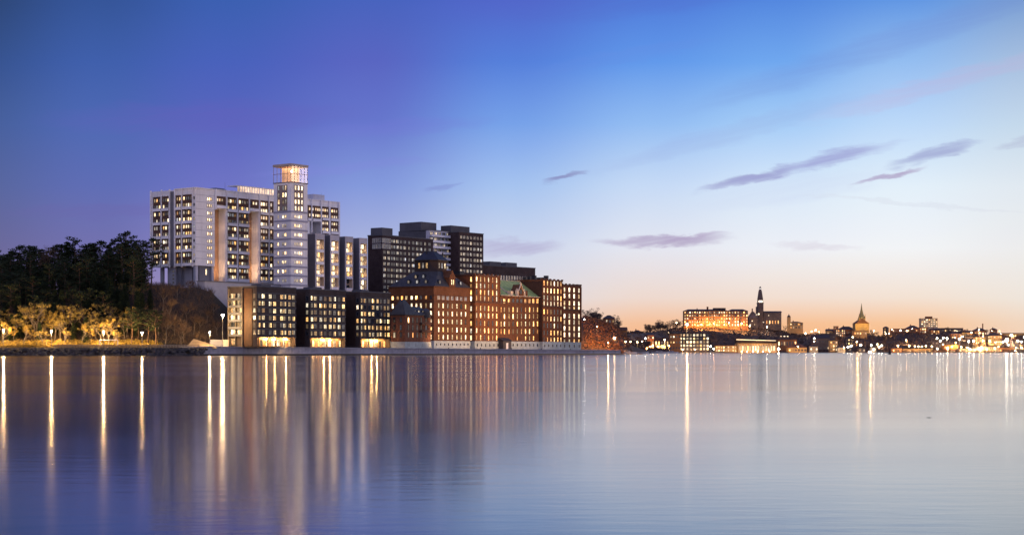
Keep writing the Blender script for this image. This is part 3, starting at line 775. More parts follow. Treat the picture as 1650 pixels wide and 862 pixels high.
def dormer(face, t, f, big=False):
    """little lit dormer: t along the facade, f up the slope"""
    if face == 'R': y = -.5+(cyr-lw-.1)*f; z = ze+(zb_-ze)*f; p = (t, y, z)
    else: x = -.5+(cxr-lw-.1)*f; z = ze+(zb_-ze)*f; p = (x, t, z)
    m = MB(); s_ = .85
    def P(a, b, c): return (p[0]+a, p[1]+b, p[2]+c) if face == 'R' else (p[0]+b, p[1]-a, p[2]+c)
    m.loft([[P(-s_,-.3,-.4),P(s_,-.3,-.4),P(s_,-.3,.9),P(0,-.3,1.7),P(-s_,-.3,.9)],[P(-s_,2.4,-.4),P(s_,2.4,-.4),P(s_,2.4,.9),P(0,2.4,1.7),P(-s_,2.4,.9)]], 0)
    m.face([P(-.5,-.34,-.1),P(.5,-.34,-.1),P(.5,-.34,.9),P(0,-.34,1.25),P(-.5,-.34,.9)], 1)
    B.part('dormer', m, [slate2, PALE])
for t in (5, 9.8, 14.6): dormer('L', t, .22)
for t in (8.2, 12.6): dormer('L', t, .58)
for t in (5.2, 22.5): dormer('R', t, .2)
xg = B.sx(727.5); zg0 = ze-.1
g = MB().box(xg-2.4, xg+2.4, -.55, 5, zg0, zg0+4.2).loft([[(xg-2.9,-.6,zg0+4.2),(xg+2.9,-.6,zg0+4.2),(xg+2.9,5,zg0+4.2),(xg-2.9,5,zg0+4.2)],[(xg-.9,-.55,zg0+6.4),(xg+.9,-.55,zg0+6.4),(xg+.9,5,zg0+6.4),(xg-.9,5,zg0+6.4)],[(xg-.2,-.5,zg0+7.6),(xg+.2,-.5,zg0+7.6),(xg+.2,5,zg0+7.6),(xg-.2,5,zg0+7.6)]])
B.part('gable', g, redbrick)
B.w('R', xg-.75, zg0+2.2, .9, 2.4, gm=WARM, off=-.55); B.w('R', xg+.75, zg0+2.2, .9, 2.4, gm=WARM, off=-.55)
rowp = (492,504.7,517.5,530.8,542.8)
for px in (706.7,714,721.3,728.6,736,743,750):
    x = B.sx(px)
    B.w('R', x-.55, B.z(478.8), .85, 1.9, gm=PALE, fm=framew, lit=.9); B.w('R', x+.55, B.z(478.8), .85, 1.9, gm=PALE, fm=framew, lit=.9)
    for p in rowp: B.w('R', x, B.z(p), 1.15, 2.3, gm=RB, fm=frameb, lit=.97, mull=1)
for px in (633,641,648,655,663.5,671,678.5,686.5,694.5):
    y = B.sy(px)
    B.w('L', y, B.z(478.8), 1.3, 1.9, gm=[WARM,AMB,DIM], fm=frameb, lit=.9)
    for i, p in enumerate(rowp):
        if i == 0 or px > 685 or px < 636: B.w('L', y, B.z(p), 1.15, 2.3, gm=RB, fm=frameb, lit=.75, dark=DIM)
for k in range(9): B.w('R', 2+(Wd-4)*k/8, zpl*.55, .7, .9, gm=DIM, fm=framem, lit=0, off=-.1)
B.finish()

# ------------------------------------------------------------------ small brick house in front
B = Bld('brick_house', 'small brick house with a pointed slate roof and round corner turret', 'brick house', 652.5, 712, TH1, 3.0)
Wd = B.sx(694); D = B.sy(630); ze = B.z(506.5); zpl = B.z(550.5)
B.part('wall', MB().box(0, Wd, 0, D, zpl, ze), mat('dull_brick', (.20,.075,.038), .85, .35, .6, col2=(.12,.05,.03)))
B.part('plinth', MB().box(-.1, Wd+.1, -.1, D+.1, 0, zpl), stone)
B.part('cornice', MB().box(-.4, Wd+.4, -.4, D+.4, ze-.3, ze), slate2)
za = B.z(482.5)
rf = MB().loft([rectring(-.5, 9.5, -.5, D+.5, ze), rectring(2.6, 4.2, D*.4, D*.6, za), ]) 
rf.loft([rectring(6, Wd+.4, -.5, D+.5, ze+.02), rectring(7, Wd-4, D*.42, D*.58, ze+3.6)])
ro = B.part('roof', rf, slate)
B.part('turret', MB().lathe([(2.1,-1.2),(2.1,.6),(2.0,1.4),(1.4,2.3),(.5,2.8),(.05,3.1)], 12, (B.sx(688), .6, ze)), slate)
B.part('finial', MB().tube([(3.4,D/2,za),(3.4,D/2,za+1.6)], [.12,.03], 5), slate2)
for k in range(3):
    B.part('dormer', MB().box(7.6+k*3.1, 8.9+k*3.1, .7, 3, ze+.6, ze+2.0, 0).face([(7.75+k*3.1,.66,ze+.9),(8.75+k*3.1,.66,ze+.9),(8.75+k*3.1,.66,ze+1.85),(7.75+k*3.1,.66,ze+1.85)], 1), [slate2, PALE])
for p in (515.5, 527.5, 539.5):
    for px in (658,665,672,678.5,686.5): B.w('R', B.sx(px), B.z(p), 1.1, 2.4, gm=[DIM,DIM,AMB], fm=frameb, lit=.7)
    for px in (646,635.5): B.w('L', B.sy(px), B.z(p), 1.2, 2.4, gm=[AMB,WARM,DIM], fm=frameb, lit=.8)
for p in (522, 534.5):
    B.part('balcony', MB().box(B.sx(676), B.sx(692), -1.3, -.02, B.z(p)-.2, B.z(p)).box(B.sx(676), B.sx(692), -1.3, -1.22, B.z(p), B.z(p)+1.0), cornice_m)
for k in range(4): B.w('R', 3+k*5, zpl*.5, .7, 1.2, gm=DIM, lit=.2)
B.finish()

# ------------------------------------------------------------------ the long mill, four sections on one quay line
def mill(name, label, p0, p1, pyt, zb, off=0.):
    o = (37.6+BD.x*off, 873+BD.y*off); k = (p0-CX)/F; t = (k*o[1]-o[0])/(AD.x-k*AD.y)
    B = Bld(name, label, 'mill building', p0, o[1]+AD.y*t, TH1, zb, 'sections of the long brick mill')
    return B, B.sx(p1), B.z(pyt)
def arcwin(B, pxs, pys, ref, w=1.15, h=2.5, gm=RB, lit=.95, **k):
    for px in pxs:
        for py in pys: B.w('R', B.sx(px), B.zx(py, ref), w, h, gm=gm, lit=lit, fm=frameb, dark=DIM, **k)
def piers(B, xs, z0, z1, d=.16, w=.5, m=redbrick2):
    for x in (xs[0]+.1, xs[-1]-.35): B.part('pilaster', MB().box(x-w/2, x+w/2, -d, -.01, z0, z1), m)
def quoin_top(B, Wd, zt, n=8, y0=-.4):
    mb = MB()
    for i in range(n):
        x = Wd*i/(n-1); mb.box(x-.35, x+.35, y0, .6, zt, zt+.5)
    B.part('battlement', mb, redbrick)

B, Wd, zt = mill('mill_section', 'tall brick mill section with plain flat top directly beside the green roof', 765, 805.5, 443.5, 2.7)
D = 24; zpl = B.z(549.5); zc = B.z(486.5)
B.part('wall', MB().box(0, Wd, 0, D, zpl, zt), redbrick2); B.part('plinth', MB().box(-.12, Wd, -.12, D, 0, zpl), stone)
B.part('cornice', MB().box(-.3, Wd, -.32, D, zc-.35, zc+.35).box(-.3, Wd+.1, -.32, D, zt-.2, zt+.5), cornice_m)
quoin_top(B, Wd, zt+.5, 7)
piers(B, [Wd*(i+.0)/6.02+.3 for i in range(7)], zpl, zt-.3)
arcwin(B, (767.8,774.2,780.7,787,793.7,800), (449.5,460,470.5,480.3), 767.8, gm=[CREAM,AMB])
arcwin(B, (767.8,774.2,780.7,787,793.7,800), (496.5,508,520.5,532.5,543.8), 767.8, gm=[AMB,AMB,WARM], lit=.85)
for py in (450,461,471,481,497,509,521,533,544): B.w('L', 2.0, B.z(py), 1.1, 2.4, gm=[CREAM,AMB], lit=.95, fm=frameb)
for k in range(6): B.w('R', 2+(Wd-4)*k/5, zpl*.5, .8, 1.3, gm=DIM, lit=.1, off=-.12)
B.part('chimney_block', MB().box(1, 5, 9, 13, zt, zt+2.2), slate2); B.finish()

B, Wd, zt = mill('mill_section', 'middle mill section with the green copper roof and white dormer gable', 805.6, 873, 477, 2.6, .5)
zpl = B.z(549.8)
B.part('wall', MB().box(0, Wd, 0, 20, zpl, zt), redbrick); B.part('plinth', MB().box(0, Wd, -.12, 20, 0, zpl), stone)
B.part('cornice', MB().box(0, Wd, -.55, .1, zt-.1, zt+.35).box(0, Wd, -.25, -.01, B.z(486.8)-.3, B.z(486.8)+.25), cornice_m)
piers(B, [Wd*i/11.0+.3 for i in range(12)], zpl, zt-.8, m=redbrick)
zr = B.z(449.5, 0, 11); xr1 = B.sx(861.5, 11)
rf = MB().face([(0,-.5,zt+.35),(Wd,-.5,zt+.35),(xr1,11,zr),(0,11,zr)]).face([(Wd,-.5,zt+.35),(Wd,20,zt+.35),(xr1,11,zr)]).face([(0,11,zr),(xr1,11,zr),(Wd,20,zt+.35),(0,20,zt+.35)])
ro = B.part('roof', rf, copper)
seam = MB()
for i in range(1, 15):
    f = i/15; a = Vector((Wd*f, -.5, zt+.40)); b_ = Vector((xr1*f, 11, zr+.05)); seam.tube([a, b_], [.05,.05], 4)
seam.build('standing_seams', copper, ro)
pale_trim = mat('pale_gable_stone', (.62,.52,.40), .8, .2, .8)
fire = MB()
for px in (820.5,):
    x = B.sx(px); fire.loft([[(x,-.5,zt+.3),(x+.5,-.5,zt+.3),(x+.5,-.5,zt+.9),(x,-.5,zt+.9)],[(x-.6,11,zr-.1),(x-.1,11,zr-.1),(x-.1,11,zr+.5),(x-.6,11,zr+.5)]])
fire.box(0, xr1, 10.9, 11.1, zr, zr+.3).box(0, Wd, -.8, -.5, zt+.3, zt+.55)
B.part('roof_trim', fire, pale_trim)
# ornate white gable
xg = B.sx(837); z0 = zt+.35; gk = .8
gm_ = MB().loft([[(xg-4.0,-.7,z0),(xg+4.0,-.7,z0),(xg+4.0,3.5,z0),(xg-4.0,3.5,z0)],[(xg-3.4,-.7,z0+2.6),(xg+3.4,-.7,z0+2.6),(xg+3.4,3.5,z0+2.6),(xg-3.4,3.5,z0+2.6)],[(xg-1.6,-.7,z0+5),(xg+1.6,-.7,z0+5),(xg+1.6,3.5,z0+5),(xg-1.6,3.5,z0+5)],[(xg-.3,-.7,z0+7.2),(xg+.3,-.7,z0+7.2),(xg+.3,3.5,z0+7.2),(xg-.3,3.5,z0+7.2)]])
gm_.v = [(xg+(a-xg)*gk, b, z0+(c-z0)*gk) for a, b, c in gm_.v]
ga = B.part('gable', gm_, redbrick)
tr_ = MB()
for s_ in (-1, 1):
    tr_.tube([(xg+s_*4.1,-.9,z0),(xg+s_*3.5,-.9,z0+2.8),(xg+s_*1.7,-.9,z0+5.1),(xg+s_*.2,-.9,z0+7.6)], [.3,.32,.3,.25], 6)
    tr_.box(xg+s_*4.1-.45, xg+s_*4.1+.45, -1.2, .2, z0-.2, z0+3.6); tr_.lathe([(.45,0),(.5,.3),(.1,1.3)], 6, (xg+s_*4.1,-.5,z0+3.6))
    tr_.lathe([(.3,0),(.4,.4),(.05,1.2)], 6, (xg+s_*3.4,-.5,z0+3.4))
tr_.lathe([(.35,0),(.5,.5),(.1,1.5)], 6, (xg,-.5,z0+7.4))
tr_.v = [(xg+(a-xg)*gk, b, z0+(c-z0)*gk) for a, b, c in tr_.v]
tr_.build('gable_trim', pale_trim, ga)
B.w('R', xg, z0+2.2, 2.4, 2.2, gm=DIM, lit=0, off=-.7, fm=frameb, mull=3)
B.part('dormer', MB().box(B.sx(824)-.8, B.sx(824)+1.2, -.3, 3, z0, z0+2.4), pale_trim)
B.part('dormer', MB().box(B.sx(848)-.8, B.sx(848)+.8, -.3, 3, z0, z0+3.0), redbrick)
pcs = (806.8,812.6,820,826.5,833.4,840,846.6,853,859.4,865.8)
for px in pcs:
    x = B.sx(px, 0)
    B.w('R', x-.0, B.zx(485.2, px), 2.1, 2.3, gm=[AMB,DIM,AMB], lit=.9, mull=2, fm=frameb, dark=DIM)
    for py in (499,509.7,521.7,534): B.w('R', x, B.zx(py, px), 1.15, 2.5, gm=[AMB,AMB,WARM], lit=.88, fm=frameb, dark=DIM)
    if random.random() < .3: B.w('R', x, B.zx(545, px), 1.15, 2.2, gm=AMB, fm=frameb)
    B.w('R', x, zpl*.55, .9, 1.2, gm=DIM, lit=.1, off=-.12)
B.finish()

B, Wd, zt = mill('mill_section', 'brick mill section with a dark flank and small roof turrets, right of the green roof', 874, 906, 451.5, 2.5, -1.4)
zpl = B.z(550.3); zc = B.z(493)
B.part('wall', MB().box(0, Wd, 0, 22, zpl, zt), redbrick2); B.part('plinth', MB().box(0, Wd, -.12, 22, 0, zpl), stone)
B.part('cornice', MB().box(-.1, Wd, -.35, 22.1, zc-.35, zc+.3).box(-.1, Wd+.1, -.4, 22.1, zt-.2, zt+.5), cornice_m)
quoin_top(B, Wd, zt+.5, 6)
piers(B, [Wd*i/5.6+.3 for i in range(6)], zpl, zt-.3)
pcs = (876.5,882,887.6,893,898.6,903.5)
arcwin(B, pcs, (456,468,479.5,489), 876.5, gm=[CREAM,AMB])
arcwin(B, pcs, (502,513.5,524.5,536,547), 876.5, gm=[AMB,WARM], lit=.8)
for i, (x, h) in enumerate(((-3, 1.2), (1, 1.6), (6, 2.2), (11, 1.4), (15, 1.6), (18, 2.6))): B.part('roof_turret', MB().box(x+.3, x+1.9, 8, 10, zt+.4, zt+.6+h), slate2)
for k in range(5): B.w('R', 2+(Wd-4)*k/4, zpl*.5, .8, 1.2, gm=DIM, lit=.1, off=-.12)
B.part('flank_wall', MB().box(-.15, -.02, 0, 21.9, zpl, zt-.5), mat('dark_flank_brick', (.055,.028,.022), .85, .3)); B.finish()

B, Wd, zt = mill('mill_section', 'end section of the mill with wide bright windows and a pale end pier', 906.2, 935.8, 459.5, 2.4, -.6)
zpl = B.z(551); zc = B.zx(498.5, 908)
B.part('wall', MB().box(0, Wd, 0, 22, zpl, zt), redbrick2); B.part('plinth', MB().box(0, Wd+.1, -.12, 22, 0, zpl), stone)
B.part('cornice', MB().box(0, Wd+.1, -.35, 22, zc-.35, zc+.3).box(0, Wd+.1, -.4, 22.1, zt-.2, zt+.5), cornice_m)
quoin_top(B, Wd, zt+.5, 6)
piers(B, [Wd*i/4.02+.1 for i in range(5)], zpl, zt-.3, .5, .9)
arcwin(B, (909.3,917.2,924.9,932.6), (466.5,476.5,488), 909, 1.7, 2.4, gm=[CREAM])
arcwin(B, (909.3,917.2,924.9,932.6), (509,518.8,529,539), 909, 1.7, 2.5, gm=[CREAM])
arcwin(B, (909.3,917.2,924.9,932.6), (496.5,549.4), 909, 1.7, 2.2, gm=[CREAM,WARM])
B.part('end_pier', MB().box(Wd+.2, B.sx(941.5), 2, 12, B.z(499), B.z(457.5)), mat('pink_plaster', (.30,.15,.13), .8, .15, .3))
B.part('end_roof', MB().box(Wd+.2, B.sx(941.5)+.2, 1.8, 12.2, B.z(457.5), B.z(457.5)+.5), slate2)
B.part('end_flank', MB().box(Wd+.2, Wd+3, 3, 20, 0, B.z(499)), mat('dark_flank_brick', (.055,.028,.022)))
for k in range(4): B.w('R', 2+(Wd-4)*k/3, zpl*.5, .9, 1.5, gm=DIM, lit=.1, off=-.12)
B.finish()

# little dark gatehouse and boat davits by the plinth
B = Bld('gatehouse', 'small dark gatehouse with a gable against the pale plinth', 'shed', 811, lane(811)-6, TH1, 2.4)
Wd = B.sx(824); zt = B.z(549.5)
B.part('wall', MB().box(0, Wd, 0, 4, 0, zt), mat('dark_planks', (.06,.055,.06), .7, .3, 1.5))
B.part('roof', MB().loft([[(-.4,-.4,zt),(Wd+.4,-.4,zt),(Wd+.4,4.4,zt),(-.4,4.4,zt)],[(-.4,2,zt+1.6),(Wd+.4,2,zt+1.6),(Wd+.4,2.1,zt+1.6),(-.4,2.1,zt+1.6)]]), slate2)
B.part('door', MB().box(Wd*.35, Wd*.6, -.08, -.01, 0.05, zt-.8), whitep); B.finish()

# row of low flood lamps that wash the mill: they stand on the quay edge
fl_m = lamp_mat('flood_lens', (1,.6,.3), 30)
fr = empty('flood_lamp', qp(.35, 1.2, quay_top(.35)), label='small black flood lamp on the quay aimed at the mill', cat='lamp', group='flood lamps along the quay')
MB().box(-.2,.2,-.15,.15,0,.5).build('housing', slate2, fr); MB().box(-.16,.16,.155,.18,.12,.44).build('lens', fl_m, fr)
def flood(t, watts, first=None):
    p = Vector(qp(t, 1.2, quay_top(t)))
    r = fr if first else clone(fr, p, atan2(qd.y, qd.x)); r.location = p; r.rotation_euler = (0,0,atan2(qd.y, qd.x))
    l = bpy.data.lights.new('flood_light', 'SPOT'); l.energy = watts; l.color = (1,.55,.24); l.spot_size = R(130); l.spot_blend = .8; l.shadow_soft_size = .25
    o = bpy.data.objects.new('flood_light', l); COL.objects.link(o); o.location = p+Vector((0,0,.8))
    o.rotation_euler = (Vector((-BD.x*-1, -BD.y*-1, .9))*-1).to_track_quat('Z','Y').to_euler()
for i, t in enumerate((.54, .62, .70, .78, .86, .94)):
    p = Vector(qp(t, 1.2, 0)); dq = -((p.x-C0.x)*BD.x+(p.y-C0.y)*BD.y)
    flood(t, 23*dq*dq, i == 0)

# ------------------------------------------------------------------ trees
def leafball(mb, c, r, n, s, m=0, flat=1.):
    for _ in range(n):
        while True:
            d = Vector((random.uniform(-1,1), random.uniform(-1,1), random.uniform(-1,1)))
            if d.length <= 1: break
        p = Vector(c)+Vector((d.x*r, d.y*r, d.z*r*flat))
        u = Vector((random.gauss(0,1), random.gauss(0,1), random.gauss(0,.6))).normalized(); w = u.cross(Vector((random.gauss(0,1), random.gauss(0,1), random.gauss(0,1)))).normalized()
        a = s*random.uniform(.5,1.3); b = a*.6
        mb.face([p-u*a, p+w*b, p+u*a, p-w*b], m)
def pine(h, seed):
    random.seed(seed); t = MB(); c = MB(); pts = []; x = y = 0
    for i in range(7):
        pts.append((x, y, h*.93*i/6)); x += random.uniform(-.35,.35); y += random.uniform(-.35,.35)
    t.tube(pts, [.24*(1-i/7.5) for i in range(7)], 7)
    n = 15
    for i in range(n):
        f = .42+.56*(i/n)**.9; z = h*f; k = min(5.99, f*6/.93); a = int(min(k,5)); fx = k-a
        bx = pts[a][0]*(1-fx)+pts[min(a+1,6)][0]*fx; by = pts[a][1]*(1-fx)+pts[min(a+1,6)][1]*fx
        an = i*2.4+random.uniform(-.6,.6); L = h*.20*(1.25-abs(f-.68)*2.2)*random.uniform(.6,1.25)
        e = Vector((bx+L*cos(an), by+L*sin(an), z+L*.22)); t.tube([(bx,by,z-.3), ((bx+e.x)/2,(by+e.y)/2,z+.05), e], [.08,.06,.03], 4)
        for q in range(3):
            cc = Vector((bx,by,z)).lerp(e, .45+.32*q); leafball(c, cc+Vector((random.uniform(-.4,.4),random.uniform(-.4,.4),.25)), random.uniform(.65,1.15), 26, .26, 0, .5)
    leafball(c, (pts[6][0],pts[6][1],h*.97), 1.0, 60, .26, 0, .8)
    return t, c
def spruce(h, seed):
    random.seed(seed); t = MB(); c = MB(); t.tube([(0,0,0),(0,0,h*.5),(0,0,h)], [.2,.12,.02], 6)
    z = h*.10; i = 0
    while z < h*.97:
        f = z/h; L = h*.20*(1-f)**.8*random.uniform(.8,1.15)+.2
        for k in range(6):
            an = k*pi/3+i*.5+random.uniform(-.2,.2); l = L*random.uniform(.7,1.15)
            for q in range(4):
                r = l*(.25+.25*q); leafball(c, (r*cos(an), r*sin(an), z-r*.30), .42, 8, .24, 0, .45)
        z += h*.045; i += 1
    return t, c
def broad(h, seed, dens=1., tw=.25, leafy=True):
    random.seed(seed); t = MB(); c = MB()
    def grow(p, d, L, r, lv):
        e = p+d*L; mid = (p+e)/2+Vector((random.uniform(-1,1),random.uniform(-1,1),0))*L*.06
        (t if lv < 2 else (t if leafy else c)).tube([p, mid, e], [r, r*.8, r*.6], 5 if lv < 2 else 3)
        if lv >= 3:
            if leafy:
                if random.random() < .85: leafball(c, e, h*.055, int(20*dens), h*.018, 0, .8)
            return
        for k in range(4 if lv < 2 else 3):
            a = random.uniform(0, 2*pi); tilt = random.uniform(.35,.95)
            u = d.cross(Vector((.3,.9,.2))).normalized(); w = d.cross(u)
            nd = (d*cos(tilt)+(u*cos(a)+w*sin(a))*sin(tilt)+Vector((0,0,.18))).normalized()
            grow(p.lerp(e, random.uniform(.65,1.)), nd, L*random.uniform(.62,.82), r*.55, lv+1)
    grow(Vector((0,0,0)), Vector((random.uniform(-.08,.08),random.uniform(-.08,.08),1)).normalized(), h*.36, h*.016, 0)
    if not leafy:
        # fine twigs at the ends
        base = [v for v in c.v]; random.shuffle(base)
        for v in base[:420]:
            p = Vector(v)
            for _ in range(2):
                dd = Vector((random.gauss(0,1),random.gauss(0,1),random.gauss(.6,.8))).normalized()*h*random.uniform(.04,.1); c.tube([p, p+dd], [.02*h/12,.008], 3)
    return t, c
def proto(fn, name, label, cat, mats, group, *a, **k):
    t, c = fn(*a, **k); r = empty(name, (0,0,-500), label=label, cat=cat, group=group)
    t.build('trunk', mats[0], r); c.build('crown', mats[1], r); return r
G1 = 'dark conifers of the hillside wood'; G2 = 'lamp lit trees along the shore path'; G3 = 'bare trees on the slope below the white slab'
pines = [proto(pine, 'pine_tree', 'tall dark pine in the unlit wood on the hill', 'tree', (bark, pine_g), G1, h, s) for h, s in ((15,11),(17,12),(13,13))]
spruces = [proto(spruce, 'spruce_tree', 'dark pointed spruce in the unlit wood on the hill', 'tree', (bark, spru_g), G1, h, s) for h, s in ((14,21),(11,22))]
leafies = [proto(broad, 'deciduous_tree', 'golden lamp lit tree beside the shore path', 'tree', (barkd, m), G2, h, s, d) for h, s, d, m in ((9,31,1.,gold_g),(8,32,.9,olive_g),(11,33,.8,olive_g))]
bares = [proto(broad, 'bare_tree', 'bare brown winter tree on the slope below the white slab', 'tree', (barkd, twig_m), G3, h, s, 1., leafy=False) for h, s in ((11,41),(9,42),(13,43))]
USED = {}
def plant(p, x, y, z=None, sc=1., label=None, group=None):
    if z is None: z = ground(x, y)-.25
    k = p.name
    if k not in USED:
        USED[k] = 1; p.location = (x, y, z); p.rotation_euler = (0,0,random.uniform(0,6)); p.scale = (sc,)*3
        if label: p['label'] = label
        if group: p['group'] = group
        return p
    r = clone(p, (x, y, z), random.uniform(0, 6.28), sc*random.uniform(.93,1.07))
    r['label'] = label or BASEL[p.name]; r['group'] = group or BASEG[p.name]
    return r
BASEL = {p.name: p['label'] for p in pines+spruces+leafies+bares}; BASEG = {p.name: p['group'] for p in pines+spruces+leafies+bares}
random.seed(99)
# wood on the hill, in staggered rows
for row, Y in enumerate((656, 664, 672, 680, 688, 696, 704, 712)):
    n = (16, 20, 22, 24, 26, 28, 30, 30)[row]
    for i in range(n):
        px = -25+(i+.5+random.uniform(-.35,.35))*(290 if row > 1 else 250)/n
        if px > 252+row*2: continue
        y = Y+random.uniform(-4,4); x = (px-CX)/F*y
        if row < 1: p = random.choice(leafies[1:]+spruces+[bares[0]]); sc = random.uniform(.7,1.1)
        elif row < 4: p = random.choice(pines+spruces+spruces+[leafies[2]]); sc = random.uniform(.85,1.15)
        else: p = random.choice(pines+spruces+spruces); sc = random.uniform(.9,1.15)*(14.5/15)
        if px > 226 and row > 2: sc *= .7
        if px > 240 and row > 2: continue
        lab = None
        if p in leafies: lab = 'dark broadleaf tree standing among the conifers on the hill'
        if p is bares[0]: lab = 'bare tree standing among the conifers on the hill'
        if not lab: lab = ('tall dark pine ' if p in pines else 'dark pointed spruce ')+('in the lowest row of the wood behind the lamp lit thicket' if row < 3 else 'in the shadowed middle of the hillside wood' if row < 6 else 'in the top rows of the hillside wood')
        plant(p, x, y, sc=sc, label=lab, group=G1)
# skyline trees, each at the height the silhouette shows
for k, (px, top, kind) in enumerate(((30,391,0),(52,402,2),(92,374,3),(66,397,4),(122,384,1),(145,393,0),(160,389,0),(176,391,4),(183,380,1),(204,371,0),(215,391,2),(232,388,1),(10,408,4),(-10,404,1),(244,384,0),(108,392,4),(137,398,4),(193,390,1))):
    Y = 716; x = (px-CX)/F*Y; g = ground(x, Y)-.3; zt = CH+(HY-top)*Y/F
    p = (pines[0], pines[1], pines[2], bares[2], spruces[0])[kind]; h = (15,17,13,13.5,14)[kind]
    plant(p, x, Y, g, max(.45, (zt-g)/h), label=('dark pine rising on the skyline of the wood', 'taller loose crowned pine rising on the skyline of the wood', 'squat pine rising on the skyline of the wood', 'bare fine branched tree on the skyline of the wood', 'pointed spruce rising on the skyline of the wood')[kind], group='skyline trees of the hillside wood')
random.seed(31)
for i in range(26):
    px = -15+i*9.6+random.uniform(-4,4); Y = 719+random.uniform(-3,4); x = (px-CX)/F*Y; g = ground(x, Y)-.3
    top = interp(px, [0,30,60,90,125,165,200,230,245],[412,400,404,392,398,396,388,396,402])+random.uniform(0,9); k = random.choice((0,2,4,4))
    p = (pines[0], 0, pines[2], 0, spruces[0])[k]; h = (15,0,13,0,14)[k]; zt = CH+(HY-top)*Y/F
    plant(p, x, Y, g, max(.5, (zt-g)/h), label='dark conifer closing the top edge of the hillside wood', group='top edge conifers of the hillside wood')
# shore trees lit by the lamps
shore = [(4,646,.9,0),(22,652,1.05,1),(38,645,.75,0),(55,655,1.1,2),(68,645,.7,1),(88,652,1.,0),(104,645,.75,1),(118,654,1.1,2),(132,646,.8,0),(146,650,.9,1),(186,647,.6,1),(200,652,.7,2),(28,640.5,.45,0),(60,641,.4,1),(96,641,.4,0),(112,641,.45,1),(128,641,.4,0),(142,641,.38,1),(12,641,.42,1),(76,641,.4,0),(-8,648,1.,1),(-18,642,.6,0)]
for px, Y, sc, k in shore:
    plant(leafies[k], (px-CX)/F*(Y+3), Y+3, sc=sc*(1.45 if sc > .5 else 1.1))
plant(leafies[0], (174-CX)/F*648, 648, sc=1.5, label='largest golden lamp lit tree, spreading beside the white goal frame', group='')
plant(leafies[2], (162-CX)/F*650, 650, sc=1.0, label='golden tree crowding behind the left post of the white goal frame', group='')
plant(leafies[1], (184-CX)/F*646, 646, sc=.95, label='golden tree over the right end of the white goal frame', group='')
for px, Y, sc, k in ((212,648,.95,0),(222,655,1.,2),(238,650,.9,0),(252,647,1.15,2)):
    plant(pines[k], (px-CX)/F*Y, Y, sc=sc, label='slim shore pine with a bare lit trunk beside the path', group='shore pines with bare lit trunks')
random.seed(5)
for px, Y, sc, k in ((266,652,1.0,2),(274,668,.9,0),(282,662,.8,1),(292,648,.85,0),(300,672,.8,1),(312,668,.6,2),(322,672,.6,1),(334,678,.5,0),(262,676,.9,2),(285,684,.7,1),(305,690,.5,0),(318,660,.55,1),(344,684,.5,1),(256,660,.95,0),(246,664,.95,1),(296,660,.6,2),(330,664,.4,1),(350,676,.5,2)):
    plant(bares[k], (px-CX)/F*Y, Y, sc=sc*1.3)
random.seed(15)
for i in range(17):
    px = -20+i*16+random.uniform(-5,5); y = 657+random.uniform(-3,6)
    if px > 205: break
    plant(random.choice(leafies), (px-CX)/F*y, y, sc=random.uniform(1.35,1.75), label='tall thin crowned tree lit from below, behind the golden thicket', group='second row of lamp lit trees')
# low scrub that covers the slopes
random.seed(3)
for nm, lab, m, area, nn in (('hillside_scrub','tangled low scrub covering the slope and wood floor',twig_m,((-40,345),(655,712)),5200), ('shore_undergrowth','lit yellow green undergrowth behind the shore path',gold_g,((-40,262),(639,654)),3600)):
    mb = MB()
    for _ in range(nn):
        px = random.uniform(*area[0]); y = random.uniform(*area[1]); x = (px-CX)/F*y; z = ground(x, y)
        if nn > 4000:
            for _ in range(3):
                dd = Vector((random.gauss(0,.5),random.gauss(0,.5),1)).normalized()*random.uniform(.8,2.4); mb.tube([(x,y,z-.1),Vector((x,y,z))+dd], [.05,.012], 3)
        else: leafball(mb, (x,y,z+.3+random.random()*.7), .55, 7, .22)
    tag(mb.build(nm, m), lab, 'undergrowth', kind='stuff')

# ------------------------------------------------------------------ shore: rocks, railing, goal frame, lamps
random.seed(17)
mb = MB()
for _ in range(900):
    px = random.uniform(-60, 330); x0 = (px-CX)/F*634; y = 629.5+random.uniform(0,6.5); z = -.2+2.7*ss((y-629.5)/6.5)
    r = random.uniform(.35,.95); ring = []
    for k in range(4):
        zz = -r*.6+r*1.3*k/3; rr = r*(.75,1.,.85,.35)[k]
        ring.append([(x0+rr*random.uniform(.7,1.25)*cos(2*pi*j/6+.2*k), y+rr*random.uniform(.7,1.2)*sin(2*pi*j/6+.2*k), z+zz+random.uniform(-.1,.1)*r) for j in range(6)])
    mb.loft(ring)
tag(mb.build('rubble_rocks', rock_m), 'band of dark tumbled rocks along the waterline below the wood', 'rocks', kind='stuff')
struct((MB().loft([[at(-80,638,z=3.02)[:],at(335,638,z=3.02)[:],at(335,642,z=3.02)[:],at(-80,642,z=3.02)[:]],[at(-80,638,z=3.12)[:],at(335,638,z=3.12)[:],at(335,642,z=3.12)[:],at(-80,642,z=3.12)[:]]])).build('shore_path', mat('gravel_path', (.26,.20,.14), .9, .2, .5)))
for a, b, lab in ((88, 252, 'long timber railing of short posts along the shore path below the wood'),):
    x0 = at(a,637.5).x; x1 = at(b+70,637.5).x; r = empty('shore_railing', (x0,637.5,3.0), label=lab, cat='railing')
    MB().box(0, x1-x0, -.06, .06, .95, 1.07).box(0, x1-x0, -.05, .05, .5, .58).build('rail', mat('pale_timber', (.42,.33,.22), .7, .25), r)
    post = MB().box(-.09,.09,-.09,.09,0,1.12); n = 95; first = None
    for i in range(n):
        if first is None: first = o = post.build('post', MATS['pale_timber'], r)
        else: o = first.copy(); COL.objects.link(o)
        o.parent = r; o.location = ((x1-x0)*i/(n-1), 0, 0)
